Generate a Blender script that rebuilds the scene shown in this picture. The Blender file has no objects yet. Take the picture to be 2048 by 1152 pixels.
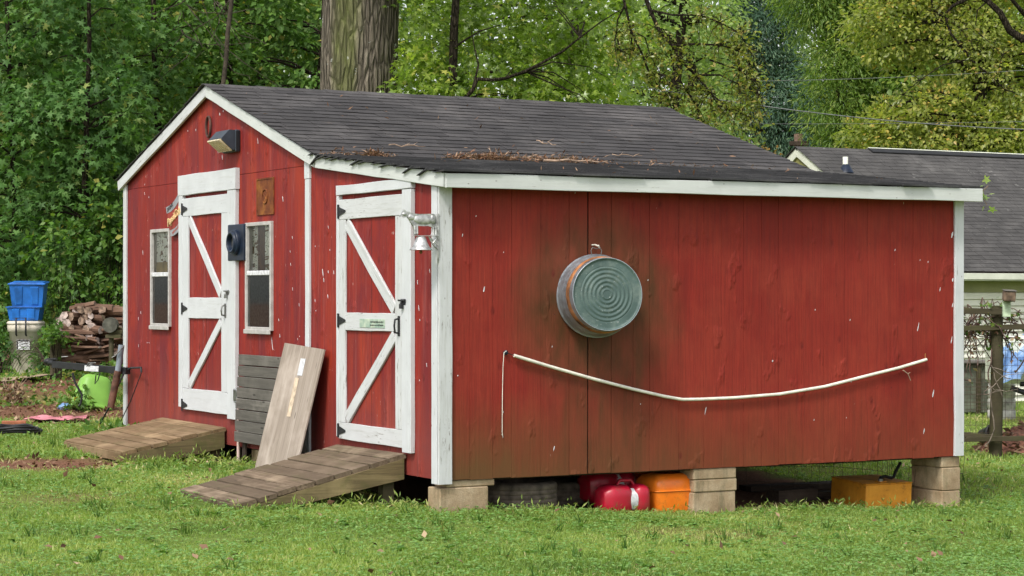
import bpy, bmesh, math, random
import numpy as np
from mathutils import Vector, Matrix
SC = bpy.context.scene
COL = SC.collection
R = math.radians
rng = np.random.default_rng(7)
rnd = random.Random(11)

# ---------------------------------------------------------------- camera, sky, sun, exposure
F = 4233.0; CX = 1024.0; HY = 590.0; EYE = 1.56      # lens in photo pixels, horizon row, eye height
cam = bpy.data.cameras.new("camera"); camo = bpy.data.objects.new("camera", cam); COL.objects.link(camo)
cam.sensor_width = 36.0; cam.lens = 36.0 * F / 2048.0
cam.shift_y = (HY - 576.0) / 2048.0
cam.clip_start = 0.1; cam.clip_end = 2000
camo.location = (0, 0, EYE); camo.rotation_euler = (R(90), 0, 0)
SC.camera = camo

W = bpy.data.worlds.new("World"); SC.world = W; W.use_nodes = True
wn = W.node_tree; wn.nodes.clear()
SUN_EL = R(52); SUN_AZ = R(208)                       # compass-like: 0 = +Y, clockwise
sky = wn.nodes.new("ShaderNodeTexSky"); sky.sky_type = 'NISHITA'; sky.sun_disc = False
sky.sun_elevation = SUN_EL; sky.sun_rotation = SUN_AZ
sky.air_density = 1.0; sky.dust_density = 2.5; sky.ozone_density = 1.0
hs = wn.nodes.new("ShaderNodeHueSaturation"); hs.inputs['Saturation'].default_value = 0.22   # thin white cloud over the blue
bg = wn.nodes.new("ShaderNodeBackground"); bg.inputs['Strength'].default_value = 0.15
wo = wn.nodes.new("ShaderNodeOutputWorld")
wn.links.new(sky.outputs[0], hs.inputs['Color']); wn.links.new(hs.outputs[0], bg.inputs['Color']); wn.links.new(bg.outputs[0], wo.inputs[0])
sl = bpy.data.lights.new("sun", 'SUN'); sl.energy = 1.5; sl.angle = R(10); sl.color = (1.0, 0.95, 0.87)
so = bpy.data.objects.new("sun", sl); COL.objects.link(so)
sd = Vector((math.sin(SUN_AZ) * math.cos(SUN_EL), math.cos(SUN_AZ) * math.cos(SUN_EL), math.sin(SUN_EL)))
so.rotation_euler = sd.to_track_quat('Z', 'Y').to_euler(); so.location = sd * 30
SC.view_settings.view_transform = 'Standard'; SC.view_settings.look = 'None'
SC.view_settings.exposure = 0.85; SC.view_settings.gamma = 1.0
try: SC.view_settings.use_curve_mapping = False
except Exception: pass
SC.render.engine = 'CYCLES'
SC.cycles.max_bounces = 8; SC.cycles.transparent_max_bounces = 16

# ---------------------------------------------------------------- where things stand
def P(px, py, Y):                                     # a photo pixel at distance Y
    return Vector(((px - CX) / F * Y, Y, EYE - (py - HY) / F * Y))
TH = R(29.0); CN = (-0.515, 15.14)                    # shed: its near corner and the turn of its long wall
ct, st = math.cos(TH), math.sin(TH)
def S(x, y, z): return Vector((CN[0] + ct * x - st * y, CN[1] + st * x + ct * y, z))
def FW(px, py, x=0.0):                                # pixel on the door wall (plane x) -> (y, z) in shed coordinates
    r = (px - CX) / F; bx = CN[0] + ct * x; by = CN[1] + st * x
    y = (bx - by * r) / (st + ct * r); Y = by + ct * y
    return y, EYE - (py - HY) / F * Y
def LW(px, py, y=0.0):                                # pixel on the long wall (plane y) -> (x, z)
    r = (px - CX) / F; bx = CN[0] - st * y; by = CN[1] + ct * y
    x = (by * r - bx) / (ct - st * r); Y = by + st * x
    return x, EYE - (py - HY) / F * Y
_gp = np.array([(-.5,15,0),(3.7,17.4,-.22),(1.6,16.2,-.14),(-3.9,21.2,.2),(-6.7,28.8,.47),(-5.7,27,.52),(-3.4,18.3,.10),(-2.6,18.0,.07),(-1.9,15,.05),(5.5,24,-.3),
    (8,36,-.36),(0,11.7,0),(-2.5,11.7,.04),(2.8,11.7,-.06),(4,14,-.2),(-5,24,.27),(-4.7,22,.22),(0,5,0),(-6,5,.05),(6,5,-.1),(1,22,-.02),(-9,18,.3),(-12,35,.7),(0,40,.1),(20,60,-.3),(-20,70,.8),(0,120,.5)])
def ground_np(x, y):
    d2 = (x[..., None] - _gp[:, 0]) ** 2 + (y[..., None] - _gp[:, 1]) ** 2 + 1.2
    w = 1.0 / d2 ** 1.6
    return (w * _gp[:, 2]).sum(-1) / w.sum(-1)
def ground(x, y): return float(ground_np(np.array([float(x)]), np.array([float(y)]))[0])
def G(px, Y, dz=0.0):
    x = (px - CX) / F * Y
    return Vector((x, Y, ground(x, Y) + dz))
def to_shed(x, y):
    dx = x - CN[0]; dy = y - CN[1]
    return ct * dx + st * dy, -st * dx + ct * dy
_lat = np.random.default_rng(3).random((64, 64))
def vnoise(x, y, s):                                  # smooth lattice noise 0..1
    u = np.asarray(x) * s + 100; v = np.asarray(y) * s + 100
    i = np.floor(u).astype(int); j = np.floor(v).astype(int); fu = u - i; fv = v - j
    fu = fu * fu * (3 - 2 * fu); fv = fv * fv * (3 - 2 * fv)
    g = lambda a, b: _lat[a % 64, b % 64]
    return (g(i, j) * (1 - fu) + g(i + 1, j) * fu) * (1 - fv) + (g(i, j + 1) * (1 - fu) + g(i + 1, j + 1) * fu) * fv

# ---------------------------------------------------------------- object helpers
def link(o, parent=None):
    COL.objects.link(o)
    if parent is not None: o.parent = parent
    return o
def tag(o, label, cat, group=None, kind=None):
    o['label'] = label; o['category'] = cat
    if group: o['group'] = group
    if kind: o['kind'] = kind
    return o
def thing(name, label, cat, loc, rz=0.0, group=None):
    o = bpy.data.objects.new(name, None); o.empty_display_size = .1; link(o)
    o.location = loc; o.rotation_euler = (0, 0, rz)
    return tag(o, label, cat, group)
def sthing(name, label, cat, x, y, z, group=None):    # a thing set down in shed coordinates
    return thing(name, label, cat, S(x, y, z), TH, group)

class MB:
    def __init__(s): s.v = []; s.f = []; s.sm = []
    def add(s, vs, fs, smooth=False, M=None):
        o = len(s.v)
        s.v += [tuple(M @ Vector(p)) for p in vs] if M is not None else [tuple(p) for p in vs]
        s.f += [tuple(i + o for i in f) for f in fs]; s.sm += [smooth] * len(fs)
        return s
    def box(s, x0, x1, y0, y1, z0, z1, M=None):
        return s.add([(x0,y0,z0),(x1,y0,z0),(x1,y1,z0),(x0,y1,z0),(x0,y0,z1),(x1,y0,z1),(x1,y1,z1),(x0,y1,z1)],
                     [(0,3,2,1),(4,5,6,7),(0,1,5,4),(1,2,6,5),(2,3,7,6),(3,0,4,7)], False, M)
    def cbox(s, x0, x1, y0, y1, z0, z1, c=.004, M=None):          # box with chamfered edges
        c = min(c, (x1-x0)*.45, (y1-y0)*.45, (z1-z0)*.45)
        vs = []; idx = {}
        for ix, X in ((0, x0), (1, x1)):
            for iy, Yv in ((0, y0), (1, y1)):
                for iz, Z in ((0, z0), (1, z1)):
                    sx = c if ix == 0 else -c; sy = c if iy == 0 else -c; sz = c if iz == 0 else -c
                    for k, p in enumerate(((X, Yv+sy, Z+sz), (X+sx, Yv, Z+sz), (X+sx, Yv+sy, Z))):
                        idx[(ix, iy, iz, k)] = len(vs); vs.append(p)
        I = idx; fs = []
        for a in (0, 1):
            q = [I[(a,0,0,0)], I[(a,1,0,0)], I[(a,1,1,0)], I[(a,0,1,0)]]; fs.append(q if a else q[::-1])
            q = [I[(0,a,0,1)], I[(1,a,0,1)], I[(1,a,1,1)], I[(0,a,1,1)]]; fs.append(q[::-1] if a else q)
            q = [I[(0,0,a,2)], I[(1,0,a,2)], I[(1,1,a,2)], I[(0,1,a,2)]]; fs.append(q if a else q[::-1])
        for a in (0, 1):
            for b in (0, 1):
                fs.append([I[(a,b,0,0)], I[(a,b,1,0)], I[(a,b,1,1)], I[(a,b,0,1)]])
                fs.append([I[(a,0,b,0)], I[(a,1,b,0)], I[(a,1,b,2)], I[(a,0,b,2)]])
                fs.append([I[(0,a,b,1)], I[(1,a,b,1)], I[(1,a,b,2)], I[(0,a,b,2)]])
                for d in (0, 1): fs.append([I[(a,b,d,0)], I[(a,b,d,1)], I[(a,b,d,2)]])
        ce = Vector(((x0+x1)/2, (y0+y1)/2, (z0+z1)/2)); out = []
        for f in fs:
            p = [Vector(vs[i]) for i in f]; n = (p[1]-p[0]).cross(p[2]-p[0]); m = sum(p, Vector())/len(p)
            out.append(tuple(f) if n.dot(m-ce) > 0 else tuple(f[::-1]))
        return s.add(vs, out, False, M)
    def prism(s, pts, a0, a1, axis='x', M=None):                  # polygon pts (u,v) extruded along axis
        mk = {'x': lambda u, v, a: (a, u, v), 'y': lambda u, v, a: (u, a, v), 'z': lambda u, v, a: (u, v, a)}[axis]
        n = len(pts); vs = [mk(u, v, a0) for u, v in pts] + [mk(u, v, a1) for u, v in pts]
        ar = sum(pts[i][0]*pts[(i+1)%n][1]-pts[(i+1)%n][0]*pts[i][1] for i in range(n)) * (a1-a0) * (-1 if axis == 'y' else 1)
        b, t = tuple(range(n)), tuple(range(n, 2*n))
        sd_ = [(i, (i+1)%n, n+(i+1)%n, n+i) for i in range(n)]
        fs = [b[::-1], t] + sd_
        if ar < 0: fs = [f[::-1] for f in fs]
        return s.add(vs, fs, False, M)
    def tube(s, pts, r, n=8, caps=True, M=None, flat=1.0):
        pts = [Vector(p) for p in pts]; rs = r if isinstance(r, (list, tuple)) else [r]*len(pts)
        t0 = (pts[1]-pts[0]).normalized(); up = Vector((0,0,1)) if abs(t0.z) < .9 else Vector((1,0,0))
        a = t0.cross(up).normalized(); vs = []; 
        for i, p in enumerate(pts):
            t = (pts[min(i+1, len(pts)-1)] - pts[max(i-1, 0)]).normalized()
            a = (a - t*a.dot(t)).normalized(); b = t.cross(a)
            for k in range(n):
                an = 2*math.pi*k/n; vs.append(p + (a*math.cos(an) + b*math.sin(an)*flat)*rs[i])
        fs = [(i*n+k, i*n+(k+1)%n, (i+1)*n+(k+1)%n, (i+1)*n+k) for i in range(len(pts)-1) for k in range(n)]
        s.add(vs, fs, n > 4, M)
        if caps:
            L = (len(pts)-1)*n; s.add(vs[:n], [tuple(range(n))[::-1]], False, M); s.add(vs[L:], [tuple(range(n))], False, M)
        return s
    def lathe(s, prof, n=32, axis='z', M=None, smooth=True, closed=False, wob=None):   # prof: (radius, height)
        vs = []
        for j, (r, h) in enumerate(prof):
            for k in range(n):
                an = 2*math.pi*k/n; rr = r*(1+(wob(an, j) if wob else 0)); c, d = rr*math.cos(an), rr*math.sin(an)
                vs.append((c, d, h) if axis == 'z' else ((c, -h, d) if axis == 'y' else (h, c, d)))
        fs = [(j*n+k, j*n+(k+1)%n, (j+1)*n+(k+1)%n, (j+1)*n+k) for j in range(len(prof)-1) for k in range(n)]
        s.add(vs, fs, smooth, M)
        return s
    def ell(s, c, r, n=12, m=8, M=None):
        vs = []; 
        for j in range(m+1):
            a = math.pi*j/m
            for k in range(n):
                b = 2*math.pi*k/n; vs.append((c[0]+r[0]*math.sin(a)*math.cos(b), c[1]+r[1]*math.sin(a)*math.sin(b), c[2]-r[2]*math.cos(a)))
        fs = [(j*n+k, j*n+(k+1)%n, (j+1)*n+(k+1)%n, (j+1)*n+k) for j in range(m) for k in range(n)]
        return s.add(vs, fs, True, M)
    def mesh(s, name, mat):
        me = bpy.data.meshes.new(name); me.from_pydata(s.v, [], s.f); me.polygons.foreach_set('use_smooth', s.sm)
        if mat is not None: me.materials.append(mat)
        me.update(); return me
    def build(s, name, mat, parent=None, **props):
        o = bpy.data.objects.new(name, s.mesh(name, mat)); link(o, parent)
        for k, v in props.items(): o[k] = v
        return o

def np_mesh(name, V, Fc, mat, tone=None, smooth=False):   # V (n,3), Fc (m,3|4)
    me = bpy.data.meshes.new(name); n = len(V); m, k = Fc.shape
    me.vertices.add(n); me.vertices.foreach_set('co', np.ascontiguousarray(V, dtype=np.float32).ravel())
    me.loops.add(m*k); me.loops.foreach_set('vertex_index', np.ascontiguousarray(Fc, dtype=np.int32).ravel())
    me.polygons.add(m); me.polygons.foreach_set('loop_start', np.arange(0, m*k, k, dtype=np.int32))
    me.polygons.foreach_set('loop_total', np.full(m, k, dtype=np.int32))
    if smooth: me.polygons.foreach_set('use_smooth', np.ones(m, dtype=bool))
    me.update(calc_edges=True)
    if tone is not None:
        a = me.attributes.new('tone', 'FLOAT', 'POINT'); a.data.foreach_set('value', np.ascontiguousarray(tone, dtype=np.float32))
    me.materials.append(mat); return me
def np_obj(name, V, Fc, mat, parent=None, tone=None, smooth=False):
    return link(bpy.data.objects.new(name, np_mesh(name, V, Fc, mat, tone, smooth)), parent)
def instance_np(T, Tf, pos, ax, nz, size, width=None):    # template verts (x across, y along, z normal)
    ax = ax/np.linalg.norm(ax, axis=1, keepdims=True)
    nz = nz - ax*(nz*ax).sum(1, keepdims=True); nz /= np.linalg.norm(nz, axis=1, keepdims=True)+1e-9
    bx = np.cross(ax, nz); k = len(T); N = len(pos)
    sx = size if width is None else width
    V = pos[:, None, :] + T[None, :, 0, None]*bx[:, None, :]*sx[:, None, None] + T[None, :, 1, None]*ax[:, None, :]*size[:, None, None] + T[None, :, 2, None]*nz[:, None, :]*size[:, None, None]
    Fc = (Tf[None] + (np.arange(N)*k)[:, None, None]).reshape(-1, Tf.shape[1])
    return V.reshape(-1, 3), Fc
def merge_np(parts):
    Vs, Fs, Ts, o = [], [], [], 0
    for V, Fc, t in parts: Vs.append(V); Fs.append(Fc+o); Ts.append(t); o += len(V)
    return np.concatenate(Vs), np.concatenate(Fs), np.concatenate(Ts)

# plank: local X runs along its length, so one grain material fits every board
def plank_mesh(L, w, th, mat, n=4, rough=.0015, c=.003, seed=None, name='board'):
    q = random.Random(seed if seed is not None else rnd.random()); vs = []; fs = []
    cs = [(-w/2+c, -th/2), (w/2-c, -th/2), (w/2, -th/2+c), (w/2, th/2-c), (w/2-c, th/2), (-w/2+c, th/2), (-w/2, th/2-c), (-w/2, -th/2+c)]
    for i in range(n+1):
        x = L*i/n; dw = q.uniform(-rough, rough); db = q.uniform(-rough, rough)
        for (a, b) in cs: vs.append((x, a + (dw if a > 0 else db), b + q.uniform(-rough, rough)*.4))
    for i in range(n):
        for k in range(8): fs.append((i*8+k, (i+1)*8+k, (i+1)*8+(k+1)%8, i*8+(k+1)%8))
    fs.append(tuple(range(8))); fs.append(tuple(n*8+k for k in range(8))[::-1])
    fs = [f[::-1] for f in fs]
    me = bpy.data.meshes.new(name); me.from_pydata(vs, [], fs); me.materials.append(mat); me.update()
    return me
def plank(name, mat, parent, p0, p1, wdir, w, th, **k):      # centre line p0->p1, width along wdir
    p0, p1 = Vector(p0), Vector(p1); x = (p1-p0); L = x.length; x.normalize()
    wd = Vector(wdir); y = (wd - x*wd.dot(x)).normalized(); z = x.cross(y)
    o = bpy.data.objects.new(name, plank_mesh(L, w, th, mat, name=name, **k))
    M = Matrix(((x.x, y.x, z.x, p0.x), (x.y, y.y, z.y, p0.y), (x.z, y.z, z.z, p0.z), (0, 0, 0, 1)))
    link(o, parent); o.matrix_basis = M
    return o
# ---------------------------------------------------------------- materials (all procedural)
class NM:
    def __init__(s, name, rough=.8, spec=.35):
        s.mat = bpy.data.materials.new(name); s.mat.use_nodes = True; s.nt = s.mat.node_tree
        s.b = s.nt.nodes['Principled BSDF']; s.b.inputs['Roughness'].default_value = rough
        s.b.inputs['Specular IOR Level'].default_value = spec
    def n(s, t): return s.nt.nodes.new('ShaderNode' + t)
    def set(s, sock, v):
        if hasattr(v, 'links') or isinstance(v, bpy.types.NodeSocket): s.nt.links.new(v, sock)
        elif isinstance(v, (tuple, list)) and len(v) == 3 and sock.type == 'RGBA': sock.default_value = (*v, 1)
        else: sock.default_value = v
    def vec(s, kind='Object', scale=(1,1,1), loc=(0,0,0), rand=False):
        if kind == 'World': src = s.n('NewGeometry').outputs['Position']
        else: src = s.n('TexCoord').outputs['Object']
        mp = s.n('Mapping'); s.nt.links.new(src, mp.inputs['Vector']); mp.inputs['Scale'].default_value = scale; mp.inputs['Location'].default_value = loc
        out = mp.outputs[0]
        if rand:
            oi = s.n('ObjectInfo'); m = s.n('VectorMath'); m.operation = 'ADD'
            mm = s.n('Math'); mm.operation = 'MULTIPLY'; mm.inputs[1].default_value = 91.7; s.nt.links.new(oi.outputs['Random'], mm.inputs[0])
            s.nt.links.new(out, m.inputs[0]); s.nt.links.new(mm.outputs[0], m.inputs[1]); out = m.outputs[0]
        return out
    def noise(s, v, scale=5, detail=4, rough=.55, dist=0.0):
        k = s.n('TexNoise'); s.nt.links.new(v, k.inputs['Vector']); k.inputs['Scale'].default_value = scale
        k.inputs['Detail'].default_value = detail; k.inputs['Roughness'].default_value = rough; k.inputs['Distortion'].default_value = dist
        return k.outputs['Fac']
    def vor(s, v, scale=5, feat='F1', rnd_=1.0):
        k = s.n('TexVoronoi'); k.feature = feat; s.nt.links.new(v, k.inputs['Vector']); k.inputs['Scale'].default_value = scale
        k.inputs['Randomness'].default_value = rnd_
        return k.outputs['Distance']
    def ramp(s, f, stops):
        k = s.n('ValToRGB'); e = k.color_ramp.elements
        while len(e) > 2: e.remove(e[-1])
        while len(e) < len(stops): e.new(.5)
        for el, (p, c) in zip(e, stops):
            el.position = p; el.color = (*c, 1) if isinstance(c, (tuple, list)) else (c, c, c, 1)
        s.nt.links.new(f, k.inputs[0]); return k.outputs[0]
    def mix(s, f, a, b, mode='MIX'):
        k = s.n('Mix'); k.data_type = 'RGBA'; k.blend_type = mode
        s.set(k.inputs[0], f); s.set(k.inputs[6], a); s.set(k.inputs[7], b); return k.outputs[2]
    def math(s, op, a, b=0.0, c=None):
        k = s.n('Math'); k.operation = op; s.set(k.inputs[0], a); s.set(k.inputs[1], b)
        if c is not None: s.set(k.inputs[2], c)
        return k.outputs[0]
    def rnd(s): return s.n('ObjectInfo').outputs['Random']
    def attr(s, nm):
        k = s.n('Attribute'); k.attribute_name = nm; return k.outputs['Fac']
    def sep(s, v):
        k = s.n('SeparateXYZ'); s.nt.links.new(v, k.inputs[0]); return k.outputs
    def color(s, c): s.set(s.b.inputs['Base Color'], c); return s
    def bump(s, h, strength=.3, dist=.01):
        k = s.n('Bump'); k.inputs['Strength'].default_value = strength; k.inputs['Distance'].default_value = dist
        s.nt.links.new(h, k.inputs['Height']); s.nt.links.new(k.outputs[0], s.b.inputs['Normal']); return s
    def rough(s, v): s.set(s.b.inputs['Roughness'], v); return s
    def metal(s, v): s.set(s.b.inputs['Metallic'], v); return s

def plain(name, col, rough=.6, var=.12, scale=6, spec=.35, metal=0, bump=0):
    m = NM(name, rough, spec); v = m.vec('Object', rand=True)
    n = m.noise(v, scale, 5)
    d = tuple(c*(1-var*2) for c in col); l = tuple(min(1, c*(1+var*1.4)) for c in col)
    m.color(m.ramp(n, [(.3, d), (.7, l)])); m.metal(metal)
    if bump: m.bump(m.noise(v, scale*6, 4), bump, .004)
    return m.mat

# --- red siding. coordinates are the shed's own (metres)
def red_siding(name, long_wall):
    m = NM(name, .7, .16)
    v = m.vec('Object')
    if long_wall: stretch = (9, 9, .55); fine = (60, 60, 2.2)
    else: stretch = (9, 7, .6); fine = (60, 60, 2.4)
    big = m.noise(m.vec('Object', scale=(.7, .7, .5)), 1.3, 4, .6)
    streak = m.noise(m.vec('Object', scale=stretch), 1.0, 5, .65, .4)
    grain = m.noise(m.vec('Object', scale=fine), 1.0, 4, .7)
    if long_wall:
        base = m.ramp(big, [(.3, (.185, .018, .013)), (.5, (.23, .023, .016)), (.7, (.275, .034, .021))])
        base = m.mix(m.ramp(streak, [(.48, 0), (.78, .28)]), base, (.14, .017, .011))
        base = m.mix(m.ramp(m.noise(m.vec('Object', scale=(7, 7, .7), loc=(3, 3, 3)), 1, 4), [(.54, 0), (.74, .22)]), base, (.30, .042, .022))
        base = m.mix(m.ramp(m.noise(m.vec('Object', scale=(1, 1, .8), loc=(9, 2, 5)), 2.6, 6, .7), [(.42, .0), (.68, .45)]), base, (.30, .050, .028))
        base = m.mix(m.ramp(m.noise(m.vec('Object', scale=(1.4, 1, 1), loc=(1, 8, 5)), 4.5, 6, .75), [(.54, .0), (.74, .38)]), base, (.13, .022, .014))
    else:
        base = m.ramp(big, [(.3, (.20, .018, .012)), (.5, (.265, .024, .015)), (.72, (.33, .042, .018))])
        base = m.mix(m.ramp(streak, [(.42, 0), (.64, .85)]), base, (.15, .018, .022))
        base = m.mix(m.ramp(m.noise(m.vec('Object', scale=(3, 2.2, 1.6), loc=(7, 1, 4)), 1, 5, .65), [(.54, 0), (.68, .65)]), base, (.14, .016, .024))
        base = m.mix(m.ramp(m.noise(m.vec('Object', scale=(30, 30, 3), loc=(7, 1, 4)), 1, 3, .6), [(.60, 0), (.78, .45)]), base, (.42, .12, .10))
        base = m.mix(m.ramp(m.noise(m.vec('Object', scale=(6, 14, .9)), 1, 4), [(.56, 0), (.74, .45)]), base, (.36, .10, .085))
    base = m.mix(m.ramp(grain, [(.3, .45), (.58, 0)]), base, (.09, .012, .012))
    xyz = m.sep(v)
    # grime that rises from the bottom edge
    h = m.math('ADD', xyz[2], m.math('MULTIPLY', m.noise(m.vec('Object', scale=(3, 3, .8)), 2, 4), -.5))
    if long_wall:
        low = m.ramp(h, [(.0, .9), (.62, 0)])
        lft = m.ramp(m.math('MULTIPLY', xyz[0], .25), [(.0, 1), (.9, .35)])
        base = m.mix(m.math('MULTIPLY', low, lft), base, (.105, .062, .022))
        # algae and rust bloom around the hanging tub, running down below it
        dx = m.math('SUBTRACT', xyz[0], 1.30); dz = m.math('SUBTRACT', xyz[2], 1.46)
        rr = m.math('SQRT', m.math('ADD', m.math('MULTIPLY', dx, dx), m.math('MULTIPLY', dz, dz)))
        rn = m.math('ADD', rr, m.math('MULTIPLY', m.noise(m.vec('Object', scale=(2.2, 2.2, 1.4)), 2, 5), .34))
        ring = m.ramp(rn, [(.50, .85), (.72, .75), (.86, .40), (1.0, 0)])
        below = m.math('MULTIPLY', m.ramp(m.math('ABSOLUTE', m.math('ADD', m.math('SUBTRACT', dx, .18), m.math('MULTIPLY', m.math('SUBTRACT', big, .5), .5))), [(.2, .95), (.7, 0)]),
                       m.ramp(m.math('MULTIPLY', xyz[2], .5), [(.1, .7), (.62, 1), (.78, 0)]))
        streak2 = m.ramp(m.noise(m.vec('Object', scale=(11, 11, .5)), 1, 4), [(.3, .35), (.65, 1)])
        st_ = m.math('MAXIMUM', ring, m.math('MULTIPLY', below, streak2))
        col = m.mix(m.ramp(m.noise(m.vec('Object', scale=(5, 5, 2)), 1.5, 4), [(.35, 0), (.65, 1)]), (.055, .036, .014), (.15, .045, .022))
        base = m.mix(st_, base, col)
    else:
        low = m.ramp(h, [(.1, .45), (.75, 0)])
        base = m.mix(low, base, (.20, .06, .05))
    # knots
    kv = m.vec('Object', scale=(3.1, 3.1, 1.7)); kn = m.vor(kv, 1.6)
    base = m.mix(m.ramp(kn, [(.0, .75), (.07, .35), (.11, 0)]), base, (.10, .012, .010))
    # small pale chips and dark nail heads
    chv = m.vec('Object', scale=(42, 42, 12)); ch = m.noise(chv, 1.0, 3, .6)
    patch = m.ramp(m.noise(v, 2.3, 2), [(.50, 0), (.60, 1)])
    chip = m.math('MULTIPLY', m.ramp(ch, [(.735, 0), (.75, 1)]) if long_wall else m.ramp(ch, [(.70, 0), (.72, 1)]), patch)
    base = m.mix(chip, base, (.55, .42, .38))
    nail = m.ramp(m.vor(m.vec('Object', scale=(4.9, 4.9, 3.3)), 1.0), [(.014, .8), (.03, 0)])
    base = m.mix(nail, base, (.03, .012, .012))
    m.color(base)
    hgt = m.math('ADD', m.math('MULTIPLY', grain, .5), m.math('MULTIPLY', m.ramp(kn, [(0, 1), (.06, .2), (.12, .6)]), .6))
    hgt = m.math('ADD', hgt, m.math('MULTIPLY', streak, .6))
    hgt = m.math('ADD', hgt, m.math('MULTIPLY', m.math('MULTIPLY', m.ramp(m.noise(m.vec('Object', scale=(2.6, 2.6, 1.3), loc=(4, 4, 1)), 2, 3), [(.60, 0), (.68, 1)]), m.noise(m.vec('Object', scale=(34, 34, 22)), 1, 3)), 2.2))
    m.bump(hgt, .85, .007); m.rough(m.ramp(grain, [(.2, .5), (.8, .75)]))
    return m.mat
M_RED_L = red_siding('red_paint_long_wall', True)
M_RED_F = red_siding('red_paint_door_wall', False)

def white_paint(name, tint=(.57, .585, .60), wear=.5, dirt=.35):     # grain along local X
    m = NM(name, .55, .35); v = m.vec('Object', rand=True)
    g = m.noise(m.vec('Object', scale=(3, 45, 45), rand=True), 1, 5, .65)
    blot = m.noise(v, 3.2, 5, .6)
    crack = m.noise(m.vec('Object', scale=(7, 60, 60), rand=True), 1.0, 6, .72)
    c = m.mix(m.ramp(blot, [(.35, .0), (.72, 1)]), tint, tuple(t*.86 for t in tint))
    c = m.mix(m.math('MULTIPLY', m.ramp(g, [(.5, 0), (.75, 1)]), dirt), c, (.36, .36, .33))
    cut = .68 - wear*.12
    pm = m.ramp(m.noise(v, 2.2, 3), [(.42, .0), (.6, 1)])
    c = m.mix(m.math('MULTIPLY', m.ramp(crack, [(cut, 0), (cut+.03, 1)]), pm), c, (.20, .185, .165))
    d = m.vor(m.vec('Object', scale=(6, 14, 14), rand=True), 1.0)
    c = m.mix(m.ramp(d, [(.03, .85), (.06, 0)]), c, (.13, .11, .10))
    m.color(c); m.bump(m.math('ADD', m.math('MULTIPLY', g, .5), crack), .45, .003)
    return m.mat
M_WHITE = white_paint('white_paint', wear=.3)
M_WHITE_W = white_paint('white_paint_worn', (.55, .56, .565), wear=.8, dirt=.7)
M_FASCIA = white_paint('white_paint_fascia', (.56, .58, .56), wear=.3, dirt=.3)

def bare_wood(name, dark, mid, light, rough=.85, moss=0.0, bumps=.5):   # grain along local X
    m = NM(name, rough, .2); v = m.vec('Object', rand=True)
    g = m.noise(m.vec('Object', scale=(2.0, 38, 38), rand=True), 1, 6, .7, .6)
    g2 = m.noise(m.vec('Object', scale=(.8, 9, 9), rand=True), 1, 4, .6)
    b = m.noise(v, 2.4, 5, .6)
    c = m.ramp(g, [(.3, dark), (.5, mid), (.72, light)])
    c = m.mix(m.ramp(g2, [(.35, .6), (.65, 0)]), c, dark)
    c = m.mix(m.ramp(b, [(.5, 0), (.72, .6)]), c, tuple(x*1.35 for x in light))
    r = m.rnd(); c = m.mix(m.math('MULTIPLY', r, .8), c, tuple(x*.6 for x in mid))
    if moss: c = m.mix(m.ramp(m.noise(v, 4.5, 5, .7), [(.5, 0), (.7, moss)]), c, (.075, .085, .025))
    c = m.mix(m.ramp(m.vor(m.vec('Object', scale=(2.5, 9, 9), rand=True), 1.0), [(.05, .8), (.1, 0)]), c, tuple(x*.4 for x in dark))
    m.color(c); m.bump(m.math('ADD', g, m.math('MULTIPLY', b, .6)), bumps, .004)
    return m.mat
M_RAMP1 = bare_wood('ramp_wood', (.10, .062, .032), (.235, .155, .085), (.38, .275, .165), moss=.35)
M_RAMP2 = bare_wood('ramp_wood_weathered', (.065, .046, .030), (.165, .12, .08), (.33, .255, .18), moss=.3)
M_STRING = bare_wood('ramp_side_wood', (.07, .055, .03), (.17, .13, .065), (.28, .22, .11), moss=.7)
M_GREYWOOD = bare_wood('grey_wood', (.06, .055, .048), (.15, .138, .12), (.28, .255, .225))
M_PLY = bare_wood('plywood', (.22, .175, .14), (.36, .30, .25), (.48, .41, .36), bumps=.2)
M_POST = bare_wood('post_wood', (.035, .030, .018), (.085, .072, .042), (.15, .125, .075), moss=.5)
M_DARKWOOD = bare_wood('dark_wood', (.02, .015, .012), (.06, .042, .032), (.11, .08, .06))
M_LOG = bare_wood('firewood', (.06, .034, .022), (.15, .085, .058), (.28, .18, .125), bumps=.6)
M_LOGEND = plain('firewood_end', (.24, .165, .12), .9, .4, 18, bump=.4)
M_LOGPALE = plain('firewood_end_pale', (.46, .37, .33), .9, .35, 20, bump=.4)

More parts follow.
